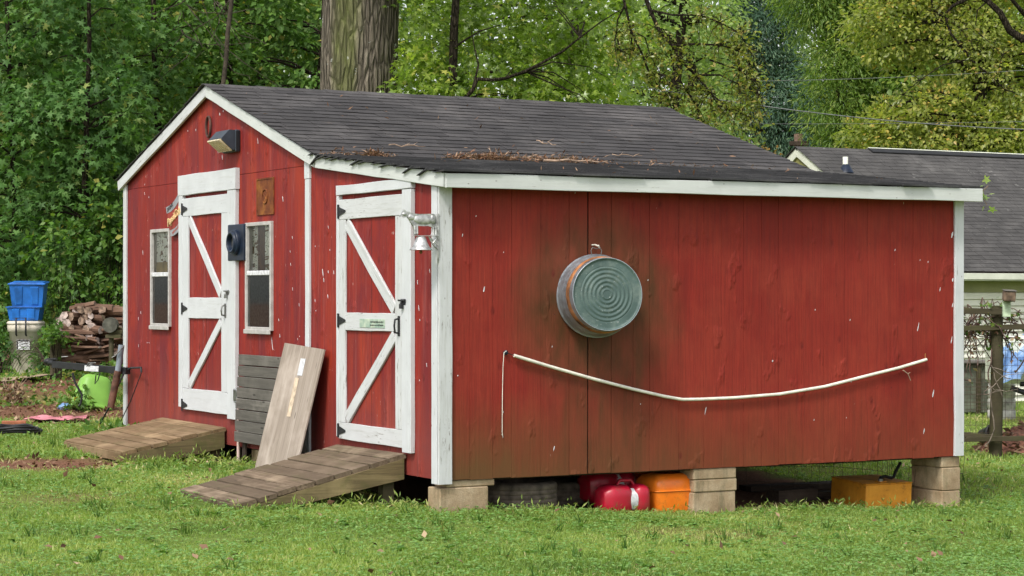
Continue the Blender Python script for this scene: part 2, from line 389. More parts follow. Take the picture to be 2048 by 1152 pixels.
def shingle_mat(name, a, b, c, tan=0.0):
    m = NM(name, .95, .15); v = m.vec('World')
    gr = m.noise(v, 140, 3, .8); big = m.noise(m.vec('World', scale=(1, 1, 1)), .9, 4, .6)
    col = m.ramp(big, [(.35, a), (.6, b), (.78, c)])
    col = m.mix(m.math('MULTIPLY', m.rnd(), .75), col, tuple(x*.62 for x in a))
    col = m.mix(m.ramp(gr, [(.35, .5), (.65, 0)]), col, tuple(x*.35 for x in a))
    col = m.mix(m.ramp(gr, [(.62, 0), (.8, .5)]), col, tuple(min(1, x*2.2) for x in c))
    col = m.mix(m.ramp(m.noise(m.vec('World', scale=(3, 3, 3)), 2, 5, .7), [(.62, 0), (.8, .35+tan)]), col, (.20, .15, .11))
    if tan: 
        lm = m.math('MULTIPLY', m.ramp(m.noise(m.vec('World', scale=(1, 1, 1)), 1.1, 3), [(.50, 0), (.60, 1)]), m.ramp(m.noise(m.vec('World', scale=(4, 4, 9)), 2.2, 4, .7), [(.60, 0), (.66, .7)]))
        col = m.mix(lm, col, (.34, .33, .31))
    col = m.mix(m.ramp(m.noise(m.vec('World', scale=(.7, .7, 1)), 1.6, 5, .7), [(.40, .75), (.58, 0)]), col, tuple(x*.7 for x in a))
    col = m.mix(m.ramp(m.noise(m.vec('World', scale=(.8, .8, 1.4), loc=(5, 2, 8)), 1.8, 5, .7), [(.50, 0), (.72, .28)]), col, tuple(min(1, x*1.4) for x in c))
    m.color(col); m.bump(gr, .5, .003)
    return m.mat
M_SHIN = shingle_mat('asphalt_shingle', (.062, .059, .060), (.105, .099, .098), (.16, .148, .142))
M_SHIN2 = shingle_mat('asphalt_shingle_dark', (.055, .055, .057), (.10, .099, .10), (.19, .186, .184))
M_SHINH = shingle_mat('house_shingle', (.078, .075, .074), (.112, .107, .104), (.15, .143, .136), .1)

M_CONC = NM('concrete_block', .95, .15)
_v = M_CONC.vec('World'); _n = M_CONC.noise(_v, 5, 6, .65); _f = M_CONC.noise(_v, 90, 3, .8)
_c = M_CONC.ramp(_n, [(.3, (.25, .17, .10)), (.5, (.39, .29, .185)), (.7, (.50, .40, .28))])
_c = M_CONC.mix(M_CONC.ramp(_f, [(.3, .4), (.6, 0)]), _c, (.15, .12, .08))
_c = M_CONC.mix(M_CONC.ramp(M_CONC.noise(_v, 11, 5, .7), [(.55, 0), (.75, .5)]), _c, (.12, .12, .06))
_c = M_CONC.mix(M_CONC.ramp(M_CONC.noise(M_CONC.vec('World', scale=(6, 6, 1.2)), 2, 5, .7), [(.50, 0), (.66, .55)]), _c, (.14, .125, .075))
M_CONC.color(_c); M_CONC.bump(M_CONC.math('ADD', _f, _n), .7, .006); M_CONC = M_CONC.mat

M_GALV = NM('galvanised_steel', .38, .5); _v = M_GALV.vec('Object')
_n = M_GALV.vor(_v, 26); _b = M_GALV.noise(_v, 5, 5)
M_GALV.color(M_GALV.mix(M_GALV.ramp(_b, [(.35, 0), (.7, 1)]), (.30, .34, .38), (.46, .50, .55))).metal(.75)
M_GALV.rough(M_GALV.ramp(_n, [(.1, .32), (.7, .55)])); M_GALV = M_GALV.mat
M_TUBBASE = NM('tub_base_green', .5, .4); _v = M_TUBBASE.vec('Object')
_b = M_TUBBASE.noise(_v, 4, 5); _s = M_TUBBASE.noise(_v, 60, 3)
_c = M_TUBBASE.ramp(_b, [(.3, (.048, .080, .073)), (.65, (.080, .125, .114))])
_c = M_TUBBASE.mix(M_TUBBASE.ramp(_s, [(.66, 0), (.74, .7)]), _c, (.42, .45, .42))
_c = M_TUBBASE.mix(M_TUBBASE.ramp(M_TUBBASE.noise(M_TUBBASE.vec('Object', scale=(1,1,1), loc=(3,1,2)), 9, 6, .7), [(.48, 0), (.72, .6)]), _c, (.20, .24, .21))
M_TUBBASE.color(_c).metal(.1); M_TUBBASE = M_TUBBASE.mat
M_RUST = plain('rust', (.33, .135, .045), .85, .35, 9, bump=.4)
M_RUSTPLATE = NM('rusty_plate', .8, .3); _v = M_RUSTPLATE.vec('Object'); _n = M_RUSTPLATE.noise(_v, 9, 6, .7)
M_RUSTPLATE.color(M_RUSTPLATE.ramp(_n, [(.3, (.07, .018, .008)), (.5, (.16, .045, .012)), (.72, (.28, .11, .02))])).bump(_n, .4, .004); M_RUSTPLATE = M_RUSTPLATE.mat
M_ALU = plain('cast_aluminium', (.50, .50, .49), .42, .3, 24, metal=.7, bump=.3)
M_BLACK = plain('black_metal', (.018, .018, .02), .5, .2, 9)
M_DKGREY = plain('dark_grey_housing', (.035, .045, .06), .5, .15, 9)
M_NAVY = plain('navy_plastic', (.009, .017, .036), .42, .25, 7)
M_PVC = plain('cream_pipe', (.74, .71, .62), .4, .1, 12)
M_STEEL = plain('steel', (.22, .22, .21), .4, .25, 20, metal=.8)
M_VINYLWIN = plain('window_frame_paint', (.42, .40, .38), .5, .12, 14)
M_LENS = plain('lamp_lens', (.62, .52, .33), .25, .12, 30, spec=.6)
M_BLUE = plain('blue_plastic', (.016, .14, .50), .35, .3, 4, spec=.6)
M_BEIGE = plain('beige_plastic', (.58, .52, .43), .55, .18, 3)
M_LIME = plain('lime_plastic', (.20, .42, .06), .5, .12, 3, spec=.5)
M_REDP = NM('red_plastic', .36, .5); _v = M_REDP.vec('Object'); _n = M_REDP.noise(_v, 9, 6, .7)
M_REDP.color(M_REDP.mix(M_REDP.ramp(_n, [(.50, 0), (.66, .6)]), (.40, .006, .026), (.16, .045, .035))); M_REDP = M_REDP.mat
M_ORANGE = NM('orange_plastic', .35, .5); _v = M_ORANGE.vec('Object'); _n = M_ORANGE.noise(_v, 5, 5)
M_ORANGE.color(M_ORANGE.mix(M_ORANGE.ramp(M_ORANGE.noise(_v, 13, 6, .75), [(.52, 0), (.70, .5)]), M_ORANGE.ramp(_n, [(.3, (.78, .155, .010)), (.7, (.95, .25, .02))]), (.34, .12, .035))); M_ORANGE = M_ORANGE.mat
M_YELLOW = NM('yellow_steel_paint', .55, .35); _v = M_YELLOW.vec('Object'); _n = M_YELLOW.noise(_v, 7, 6, .7)
M_YELLOW.color(M_YELLOW.ramp(_n, [(.32, (.16, .075, .02)), (.42, (.55, .22, .02)), (.7, (.72, .32, .035))])); M_YELLOW = M_YELLOW.mat
M_RUBBER = plain('tyre_rubber', (.11, .088, .068), .9, .3, 14, bump=.4)
M_WIRE = plain('rusty_wire', (.085, .06, .045), .8, .2, 14)
M_TAN = plain('cardboard', (.34, .25, .17), .9, .2, 5, bump=.2)
M_PINK = plain('pink_plastic_sheet', (.62, .22, .26), .5, .3, 9)
M_BRICK = plain('brick', (.36, .13, .07), .9, .2, 14, bump=.3)
M_TARP = NM('blue_tarp', .5, .4); _v = M_TARP.vec('Object'); _n = M_TARP.noise(_v, 3, 6, .65)
M_TARP.color(M_TARP.ramp(_n, [(.35, (.05, .12, .30)), (.52, (.16, .28, .48)), (.68, (.45, .50, .55))])).bump(_n, .6, .03); M_TARP = M_TARP.mat
M_SIDING = plain('cream_lap_siding', (.72, .71, .62), .6, .05, 2)
M_HTRIM = plain('cream_house_trim', (.66, .68, .58), .6, .08, 3)
M_SOFFIT_SHADE = plain('soffit_shade_olive', (.24, .24, .12), .7, .1, 3)  # painted shade: tone of the wall band under the eave
M_LOUVRE = plain('olive_gable_louvre', (.26, .25, .09), .7, .15, 6)
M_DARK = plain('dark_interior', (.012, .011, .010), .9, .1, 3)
M_SCREEN = plain('window_screen', (.07, .075, .075), .7, .3, 40)
M_PALEGREEN = plain('pale_green_paint', (.42, .52, .36), .8, .2, 16)
M_YCREAM = plain('sign_cream', (.72, .52, .26), .6, .1, 16)
M_SIGNRED = plain('sign_red', (.26, .03, .02), .6, .2, 14)
M_SIGNGREY = plain('sign_grey', (.27, .27, .29), .6, .15, 14)
M_PLATE = NM('plate_paint', .5, .4); _v = M_PLATE.vec('Object'); _n = M_PLATE.noise(_v, 14, 4)
M_PLATE.color(M_PLATE.ramp(_n, [(.35, (.22, .33, .27)), (.65, (.50, .56, .44))])); M_PLATE = M_PLATE.mat
M_INK = plain('dark_ink', (.02, .02, .02), .7, .1, 5)
M_LABEL = plain('white_sticker', (.62, .62, .64), .5, .15, 30)
M_TWIG = plain('dead_twig', (.34, .24, .17), .9, .3, 12)
M_REDINK = plain('sign_dark_red', (.30, .06, .04), .7, .1, 5)

def glass(name):
    m = bpy.data.materials.new(name); m.use_nodes = True; nt = m.node_tree; nt.nodes.clear()
    o = nt.nodes.new('ShaderNodeOutputMaterial'); mx = nt.nodes.new('ShaderNodeMixShader'); t = nt.nodes.new('ShaderNodeBsdfTransparent')
    g = nt.nodes.new('ShaderNodeBsdfGlossy'); g.inputs['Roughness'].default_value = .04; fr = nt.nodes.new('ShaderNodeFresnel'); fr.inputs['IOR'].default_value = 1.6
    t.inputs['Color'].default_value = (.86, .88, .86, 1)
    nt.links.new(fr.outputs[0], mx.inputs[0]); nt.links.new(t.outputs[0], mx.inputs[1]); nt.links.new(g.outputs[0], mx.inputs[2]); nt.links.new(mx.outputs[0], o.inputs[0])
    return m
M_GLASS = glass('window_glass')
M_CURT = NM('leaf_print_curtain', .9, .1); _v = M_CURT.vec('Object')
_n = M_CURT.noise(M_CURT.vec('Object', scale=(1, 7, 10)), 1.0, 2, .5, 1.6); _m2 = M_CURT.noise(M_CURT.vec('Object', scale=(1, 9, 6), loc=(4, 7, 2)), 1, 2, .5, 2.0)
_c = M_CURT.mix(M_CURT.ramp(_n, [(.57, 0), (.60, 1)]), (.88, .86, .78), (.20, .13, .07))
_c = M_CURT.mix(M_CURT.ramp(M_CURT.math('ABSOLUTE', M_CURT.math('SUBTRACT', _m2, .5)), [(.006, .9), (.014, 0)]), _c, (.12, .14, .06))
M_CURT.color(_c); M_CURT = M_CURT.mat
M_CURT_OCHRE = plain('ochre_curtain', (.42, .30, .12), .9, .2, 8)
M_CURT_BROWN = plain('brown_curtain', (.16, .085, .04), .9, .2, 8)

def leaf_mat(name, stops, trans=.30, rough=.45, spec=.35):
    m = NM(name, rough, spec); t = m.attr('tone')
    c = m.ramp(t, stops); m.color(c)
    tr = m.n('BsdfTranslucent'); mx = m.n('MixShader'); mx.inputs[0].default_value = trans
    cb = m.mix(1.0, c, (1.5, 1.7, .7), 'MULTIPLY'); m.nt.links.new(cb, tr.inputs['Color'])
    out = m.nt.nodes['Material Output']
    m.nt.links.new(m.b.outputs[0], mx.inputs[1]); m.nt.links.new(tr.outputs[0], mx.inputs[2]); m.nt.links.new(mx.outputs[0], out.inputs['Surface'])
    return m.mat
L_MAPLE = leaf_mat('sweetgum_leaf', [(0, (.042, .10, .024)), (.5, (.09, .185, .048)), (.85, (.16, .27, .082)), (1, (.25, .29, .09))], .35, .5, .22)
L_OVAL = leaf_mat('dark_broadleaf', [(0, (.036, .088, .015)), (.5, (.082, .165, .030)), (.9, (.155, .255, .05)), (1, (.28, .27, .06))], .3, .5, .22)
L_BRIGHT = leaf_mat('bright_maple_leaf', [(0, (.09, .15, .022)), (.5, (.185, .275, .04)), (.85, (.31, .39, .075)), (1, (.48, .46, .12))], .5, .3, .6)
L_LIGHT = leaf_mat('light_green_leaf', [(0, (.17, .26, .085)), (.5, (.28, .38, .13)), (1, (.40, .47, .18))], .5)  # light green, with distance haze mixed into the leaf colour
L_CONIF = leaf_mat('blue_green_needle', [(0, (.045, .095, .060)), (.6, (.080, .150, .092)), (1, (.14, .21, .12))], .255)
L_FEATH = leaf_mat('feathery_leaf', [(0, (.085, .155, .025)), (.5, (.155, .245, .04)), (1, (.25, .30, .06))], .4)
L_YELL = leaf_mat('yellow_green_leaf', [(0, (.16, .205, .045)), (.45, (.27, .31, .075)), (.85, (.42, .42, .11)), (1, (.54, .38, .11))], .5, .35, .5)
L_OAK = leaf_mat('oak_leaf', [(0, (.10, .13, .02)), (.5, (.19, .22, .035)), (.85, (.30, .30, .06)), (1, (.44, .32, .12))], .45, .3, .7)
L_ORANGE = leaf_mat('orange_leaf', [(0, (.16, .14, .03)), (.5, (.30, .17, .04)), (1, (.42, .20, .06))], .35)
L_FAR = leaf_mat('far_leaf', [(0, (.12, .19, .07)), (.5, (.21, .29, .11)), (1, (.31, .38, .15))], .4)  # paler and bluer: far haze is put into the leaf colour
L_GRASS = leaf_mat('grass_blade', [(0, (.09, .155, .033)), (.35, (.20, .29, .064)), (.65, (.31, .395, .105)), (.88, (.42, .43, .165)), (1, (.56, .48, .28))], .4, .5, .3)
L_CLOVER = leaf_mat('clover_leaf', [(0, (.085, .18, .045)), (.5, (.17, .31, .085)), (1, (.27, .41, .13))], .35, .5, .3)
L_WEED = leaf_mat('weed_leaf', [(0, (.05, .11, .02)), (.5, (.09, .19, .03)), (.9, (.17, .24, .05)), (1, (.30, .25, .06))], .35)
L_LITTER = leaf_mat('dead_leaf', [(0, (.07, .035, .022)), (.4, (.16, .085, .055)), (.8, (.30, .20, .12)), (1, (.44, .34, .22))], .1, .8, .2)
L_PINE = leaf_mat('pine_straw', [(0, (.09, .045, .028)), (.5, (.20, .105, .062)), (1, (.36, .24, .16))], .1, .8, .2)
def bark(name, a, b, c, scale=(7, 7, 1.1), moss=False):
    m = NM(name, .95, .1); v = m.vec('Object', scale=scale)
    n = m.noise(v, 1.6, 6, .7, .8); vo = m.vor(m.vec('Object', scale=scale), 2.3, 'DISTANCE_TO_EDGE')
    col = m.ramp(n, [(.3, a), (.5, b), (.7, c)])
    col = m.mix(m.ramp(vo, [(.0, .75), (.12, 0)]), col, tuple(x*.35 for x in a))
    if moss:
        w = m.vec('Object'); z = m.sep(w)
        band = m.ramp(m.math('ADD', z[0], m.math('MULTIPLY', m.noise(m.vec('Object', scale=(1, 1, .15)), 3, 3), .5)), [(.0, 0), (.14, .75), (.30, .75), (.42, 0)])
        col = m.mix(m.math('MULTIPLY', band, m.ramp(n, [(.3, .4), (.6, 1)])), col, (.115, .135, .035))
        li = m.ramp(m.noise(w, 7, 4, .65), [(.665, 0), (.69, 1)])
        col = m.mix(li, col, (.42, .44, .40))
    m.color(col); m.bump(m.math('ADD', n, m.math('MULTIPLY', m.ramp(vo, [(0, 0), (.25, 1)]), 1.2)), 1.0, .035)
    return m.mat
M_BARK = bark('oak_bark', (.085, .072, .056), (.17, .145, .11), (.27, .235, .18), moss=True)
M_BARKD = bark('dark_bark', (.022, .018, .012), (.045, .036, .024), (.08, .065, .045), (14, 14, 3))
# ---------------------------------------------------------------- ground
def ground_mesh():
    xs = np.concatenate([-np.geomspace(260, 14, 26), np.linspace(-13, 13, 105), np.geomspace(14, 260, 26)])
    ys = np.concatenate([np.linspace(-30, 4, 12), np.linspace(5, 42, 150), np.geomspace(43, 420, 36)])
    X, Y = np.meshgrid(xs, ys); Z = ground_np(X, Y) + (vnoise(X, Y, 2.2)-.5)*.03 + (vnoise(X+9, Y, 7)-.5)*.012
    V = np.stack([X, Y, Z], -1).reshape(-1, 3); nx = len(xs); ny = len(ys)
    i = (np.arange(ny-1)[:, None]*nx + np.arange(nx-1)[None]).ravel()
    return V, np.stack([i, i+1, i+nx+1, i+nx], -1)
def dirt_mask(x, y):                                  # 1 = bare earth and litter, 0 = lawn
    x = np.asarray(x, float); y = np.asarray(y, float)
    dx = x-CN[0]; dy = y-CN[1]; sx = ct*dx+st*dy; sy = -st*dx+ct*dy
    n = (vnoise(x, y, .9)-.5)*.9 + (vnoise(x+5, y+3, 3)-.5)*.5
    def blob(cx, cy, rx, ry): return 1-np.sqrt(((x-cx)/rx)**2+((y-cy)/ry)**2)
    m = np.maximum.reduce([blob(-5.0, 23.6, 1.7, 1.6), blob(-4.05, 18.2, 1.0, .75)*1.1, blob(-5.6, 26, 1.4, 1.2)*.8, blob(-2.6, 18.6, .5, .3), blob(-4.85, 22.4, .8, .7)])
    under = ((sx > .12) & (sx < 4.7) & (sy > .10) & (sy < 6.9)).astype(float)*1.5
    forest = np.clip((y-29.5+x*.15)/2.5, 0, 1)*np.clip((1.5-x)/3, 0, 1)*1.2
    return np.clip((np.maximum.reduce([m*1.6, forest, under])+n*.55)*1.6, 0, 1)
g = NM('lawn_soil', .95, .1); _v = g.vec('World'); _n = g.noise(_v, 3, 6, .65); _f = g.noise(_v, 40, 4, .75)
soil = g.ramp(_f, [(.3, (.075, .036, .022)), (.5, (.17, .085, .052)), (.75, (.27, .15, .095))])
lawn = g.ramp(_f, [(.3, (.05, .085, .02)), (.55, (.15, .21, .045)), (.75, (.24, .27, .08))])
g.color(g.mix(g.attr('tone'), lawn, soil)); g.bump(_f, .8, .02); M_GROUND = g.mat
V, Fc = ground_mesh()
gr = np_obj('ground', V, Fc, M_GROUND, None, dirt_mask(V[:, 0], V[:, 1]), True); gr['kind'] = 'structure'

# ---------------------------------------------------------------- the red shed
LEN = 4.84; WS = 2.33; WE = 6.93; ZB = .235           # long wall length, gable wall from WS to WE along y
shed = thing('shed', 'red gabled wooden shed with white trim and a low lean-to wing on concrete block piers', 'shed', S(0, 0, 0), TH)
RK = [(-.17, 2.425), (2.10, 2.675), (4.56, 3.45), (7.02, 2.70)]     # top of the rake boards (y, z)
def roofz(y):
    for (a, za), (b, zb) in zip(RK, RK[1:]):
        if y <= b: return za + (zb-za)*(y-a)/(b-a)
    (a, za), (b, zb) = RK[-2:]; return za + (zb-za)*(y-a)/(b-a)

# long wall, board by board (grooved joints)
edges = [905,940,986,1023,1082,1138,1176,1223,1266,1299,1358,1407,1443,1487,1523,1557,1604,1648,1690,1735,1780,1826,1868,1906]
ex = [LW(p, 600)[0] for p in edges]; ex[0] = .0; ex[-1] = LEN
for i, (a, b) in enumerate(zip(ex, ex[1:])):
    gap = .006 if i in (5, 6) else (.0026 if i % 4 == 1 else .0014)
    m = MB(); nz = 6; q = random.Random(i); c = .0014; z0 = ZB - .005 + q.uniform(-.003, .003); z1 = 2.37
    xl = a + (gap if i == 6 else gap/2); xr = b - (gap if i == 5 else gap/2); yo = q.uniform(-.0004, .0005)
    rows = []
    for j in range(nz+1):
        z = z0 + (z1-z0)*j/nz; w = q.uniform(-.0008, .0008); yy = yo + q.uniform(-.001, .001)
        rows += [(xl+w, .014, z), (xl+w, yy+c, z), (xl+w+c, yy, z), (xr-c, yy, z), (xr, yy+c, z), (xr, .014, z)]
    fs = [(j*6+k, j*6+k+1, (j+1)*6+k+1, (j+1)*6+k) for j in range(nz) for k in range(5)]
    fs.append((5, 4, 3, 2, 1, 0)); m.add(rows, fs); m.build('siding_board', M_RED_L, shed)
m = MB(); m.box(0.02, LEN, .0145, .03, ZB+.01, 2.36); m.build('wall_backing', M_DARK, shed)
# lean-to wall and gable wall of the door side (plane x = 0)
def wall_cells(name, ys, zs, skip, ztop=None, mat=M_RED_F, th=.016):
    m = MB(); ids = {}
    def vid(i, j, k):
        key = (i, j, k)
        if key not in ids:
            z = zs[j]
            if ztop and j == len(zs)-1: z = ztop(ys[i])
            ids[key] = len(m.v); m.v.append((k*th, ys[i], z))
        return ids[key]
    keep = {(i, j) for i in range(len(ys)-1) for j in range(len(zs)-1) if not skip((ys[i]+ys[i+1])/2, (zs[j]+zs[j+1])/2)}
    for i, j in keep:
        m.f.append((vid(i,j,0), vid(i,j+1,0), vid(i+1,j+1,0), vid(i+1,j,0))); m.sm.append(False)
        m.f.append((vid(i,j,1), vid(i+1,j,1), vid(i+1,j+1,1), vid(i,j+1,1))); m.sm.append(False)
        for (di, dj), (a, b) in (((-1,0), ((i,j),(i,j+1))), ((1,0), ((i+1,j+1),(i+1,j))), ((0,-1), ((i+1,j),(i,j))), ((0,1), ((i,j+1),(i+1,j+1)))):
            if (i+di, j+dj) not in keep:
                m.f.append((vid(*a,0), vid(*b,0), vid(*b,1), vid(*a,1))[::-1]); m.sm.append(False)
    return m.build(name, mat, shed)
W1 = dict(y0=FW(343, 500)[0], y1=FW(305, 500)[0], z0=FW(324, 653)[1], z1=FW(324, 458)[1], zm=FW(324, 549)[1])
W2 = dict(y0=FW(547, 500)[0], y1=FW(495, 500)[0], z0=FW(521, 661)[1], z1=FW(521, 444)[1], zm=FW(521, 546)[1])
SEAM = 2.615
def inwin(y, z): return any(w['y0']+.02 < y < w['y1']-.02 and w['z0']+.03 < z < w['z1']-.02 for w in (W1, W2))
zs = sorted([ZB, W1['z0']+.03, W2['z0']+.03, W1['z1']-.02, W2['z1']-.02, SEAM-.004])
cuts = [(.0, 1.165), (1.168, WS+.02), (WS+.023, 3.42), (3.423, 4.9), (4.903, 6.02), (6.023, WE)]
for a, b in cuts:
    ys = sorted({a, b} | {y for w in (W1, W2) for y in (w['y0']+.02, w['y1']-.02) if a < y < b})
    if b < WS+.03: wall_cells('siding_panel', [a, (a+b)/2, b], [ZB, 1.2, 2.3], lambda y, z: False, lambda y: roofz(y)-.05)
    else: wall_cells('siding_panel', ys, zs, inwin)
def gy(a, b):
    pts = [(a, SEAM), (b, SEAM), (b, roofz(b)-.05)] + ([(4.56, roofz(4.56)-.05)] if a < 4.56 < b else []) + [(a, roofz(a)-.05)]
    MB().prism(pts, 0.001, .016).build('gable_panel', M_RED_F, shed)
gy(WS+.02, 3.52); gy(3.523, 4.74); gy(4.743, 5.95); gy(5.953, WE)
# other walls, floor and joists
m = MB(); m.box(.02, LEN, WE-.02, WE, ZB, roofz(WE)-.05); m.build('left_wall', M_RED_L, shed)
m = MB(); m.prism([(0.02, ZB), (WE-.021, ZB), (WE-.021, roofz(WE)-.06), (4.56, 3.38), (2.1, 2.61), (0.02, 2.37)], LEN-.02, LEN-.001); m.build('rear_wall', M_RED_F, shed)
m = MB(); m.box(.03, LEN-.03, .035, WE-.03, ZB+.11, ZB+.14)
m.build('floor', M_DARKWOOD, shed)
for k in range(4):
    y = .06 + k*2.24; o = MB().cbox(.03, LEN-.03, y, y+.09, ZB-.02, ZB+.105).build('floor_beam', M_DARKWOOD, shed)
# corner and wall trim
def FWp(px, py, x=0.0): y, z = FW(px, py, x); return Vector((x, y, z))
def vtrim(y, w, z0, z1, x=-.011, th=.022, mat=M_WHITE): return plank('corner_trim', mat, shed, (x, y, z0), (x, y, z1), (0, 1, 0), w, th, n=7, rough=.003)
vtrim(.052, .088, ZB-.03, 2.36); vtrim(WE-.04, .085, ZB-.02, 2.66, mat=M_WHITE_W)
vtrim(2.33, .08, ZB, 2.5); plank('corner_trim', M_WHITE, shed, (-.011, 2.335, 2.505), (-.011, 2.335, 2.67), (0, 1, 0), .10, .024)
def ltrim(x, w, z0, z1): return plank('corner_trim', M_WHITE_W if x < 1 else M_WHITE, shed, (x, -.012, z0), (x, -.012, z1), (1, 0, 0), w, .022, n=7, rough=.003)
ltrim(.034, .108, ZB-.03, 2.37); ltrim(LEN-.045, .095, ZB-.0, 2.36)
# rake boards and the long fascia
def rake(a, b, w=.098, x=-.036, mat=M_FASCIA, drop=.0):
    (ya, za), (yb, zb) = a, b; d = Vector((0, yb-ya, zb-za)).normalized(); nrm = Vector((0, d.z, -d.y)); nrm = nrm if nrm.z < 0 else -nrm
    off = nrm*(w/2+drop)
    return plank('rake_board', mat, shed, Vector((x, ya, za))+off, Vector((x, yb, zb))+off, nrm, w, .026, n=8, rough=.003)
rake((-.155, RK[0][1]+.0), RK[1]); rake((RK[1][0]+.003, RK[1][1]), (4.553, RK[2][1]), x=-.038); rake((4.57, RK[2][1]-.004), RK[3], x=-.0385, mat=M_WHITE_W)
plank('fascia_board', M_FASCIA, shed, (-.04, -.17, 2.372), (LEN+.06, -.17, 2.378), (0, 0, 1), .104, .026, n=10, rough=.003)
m = MB(); m.box(0, LEN+.04, -.156, .0, 2.345, 2.352); m.build('soffit', M_FASCIA, shed)
# roof decks
TK = .018
def deck(a, b, x0=-.05, x1=LEN+.07, name='roof_deck'):
    (ya, za), (yb, zb) = a, b
    return MB().prism([(ya, za-.03), (yb, zb-.03), (yb, zb+.004), (ya, za+.004)], x0+.03, x1-.01).build(name, M_DARKWOOD, shed)
deck((-.152, RK[0][1]), RK[1]); deck(RK[1], RK[2]); deck(RK[2], RK[3])
# shingles: one tab mesh for all, one object per tab on the main slope
def tab_mesh(name, w, h, mat, th=.006):
    # local x along the course, y up the slope, z out of the roof; lower edge at y = 0
    g_ = .010
    vs = [(g_, 0, .002), (w-g_, 0, .002), (w-g_, h, -.004), (g_, h, -.004), (g_, 0, .002+th), (w-g_, 0, .002+th), (w-g_, h, 0), (g_, h, 0)]
    fs = [(0,3,2,1),(4,5,6,7),(0,1,5,4),(1,2,6,5),(3,0,4,7)]
    return vs, fs
def shingle_field(parent, mat, frame, length, slope_len, tw, expo, name, limit, jit, x0=0.0, order=None, stuffname='shingle_field', curl=0.0, seed=1, th=.0045):
    q = random.Random(seed); rows = int(math.ceil(slope_len/expo)); cells = []
    for r in range(rows):
        off = (q.choice((0, .33, .5, .66)) + r*.5) % 1.0 * tw; x = x0 - off; y = r*expo
        rowtilt = q.gauss(0, jit*.25)
        while x < x0+length-.01:
            a = max(x, x0); b = min(x+tw, x0+length)
            if b-a > .03: cells.append((a, b, y, min(expo*1.35, slope_len-y+.01), r, rowtilt))
            x += tw
    if order: cells.sort(key=order)
    vs, fs = tab_mesh(name, 1.0, 1.0, mat, th); base = MB(); 
    # unit tab: scaled per object
    me = None; made = 0; V = []; Fq = []
    for i, (a, b, y, h, r, rt) in enumerate(cells):
        M = frame @ Matrix.Translation((a+.001, y+q.gauss(0, jit*.003), .0005*(i % 3))) @ Matrix.Rotation(q.gauss(0, .004*jit), 4, 'Z') @ Matrix.Rotation(-abs(q.gauss(0, .012*jit+curl)), 4, 'X') @ Matrix.Diagonal((b-a-.002, h, 1, 1))
        if made < limit:
            if me is None: me = MB().add([(x_, y_, z_) for x_, y_, z_ in vs], fs).mesh(name, mat)
            o = bpy.data.objects.new(name, me); link(o, parent); o.matrix_basis = M; made += 1
        else:
            o0 = len(V); V += [tuple(M @ Vector(p)) for p in vs]; Fq += [tuple(k+o0 for k in f) for f in fs]
    if V:
        me2 = bpy.data.meshes.new(stuffname); me2.from_pydata(V, [], Fq); me2.materials.append(mat); me2.update()
        o = bpy.data.objects.new(stuffname, me2); link(o, parent); o['kind'] = 'stuff'
def slope_frame(a, b, x0):
    (ya, za), (yb, zb) = a, b; d = Vector((0, yb-ya, zb-za)); L = d.length; d.normalize(); xx = Vector((1, 0, 0)); n = xx.cross(d)
    if n.z < 0: xx = -xx; n = -n
    return Matrix(((xx.x, d.x, n.x, x0), (xx.y, d.y, n.y, ya), (xx.z, d.z, n.z, za), (0, 0, 0, 1))), L
fr, L = slope_frame((RK[1][0]-.02, RK[1][1]+.012), (RK[2][0], RK[2][1]+.012), -.07)
shingle_field(shed, M_SHIN, fr, LEN+.15, L-.01, .305, .138, 'shingle', 300, 1.0, seed=2)
fr, L = slope_frame((RK[0][0]-.03, RK[0][1]+.008), (RK[1][0]+.1, RK[1][1]+.020), -.075)
shingle_field(shed, M_SHIN2, fr, LEN+.155, L-.01, .305, .13, 'lean_to_shingle', 0, 4.2, stuffname='lean_to_shingles', curl=.13, seed=5, th=.012)
fr, L = slope_frame((RK[3][0]+.03, RK[3][1]+.006), (RK[2][0], RK[2][1]+.012), -.07)
fr = fr @ Matrix.Translation((-(LEN+.15), 0, 0)) if fr[0][0] < 0 else fr
shingle_field(shed, M_SHIN, fr, LEN+.15, L-.01, .305, .138, 'rear_slope_shingle', 0, 1.0, stuffname='rear_slope_shingles', seed=8)
# ridge caps
cap = MB(); a = math.atan2(.77, 2.46); w = .13
prof = [(-w*math.cos(a), -w*math.sin(a)), (-.012, -.001), (.012, -.001), (w*math.cos(a), -w*math.sin(a))]
vs = [(x, y, z+.008+(.006 if x < .1 else 0)) for x in (0, .3) for y, z in prof] + [(x, y, z+(.006 if x < .1 else 0)) for x in (0, .3) for y, z in prof]
cap.add(vs, [(0,1,5,4),(1,2,6,5),(2,3,7,6),(8,9,1,0),(9,10,2,1),(10,11,3,2),(0,4,12,8),(3,11,15,7)])
capm = cap.mesh('ridge_cap', M_SHIN); x = -.075
k = 0
while x < LEN+.07:
    o = bpy.data.objects.new('ridge_cap', capm); link(o, shed); o.location = (x, 4.56, 3.455+(k % 2)*.003); o.rotation_euler = (rnd.gauss(0, .01), 0, 0); x += .17; k += 1
    o.scale = (min(1, (LEN+.1-x+.17)/.3), 1, 1)

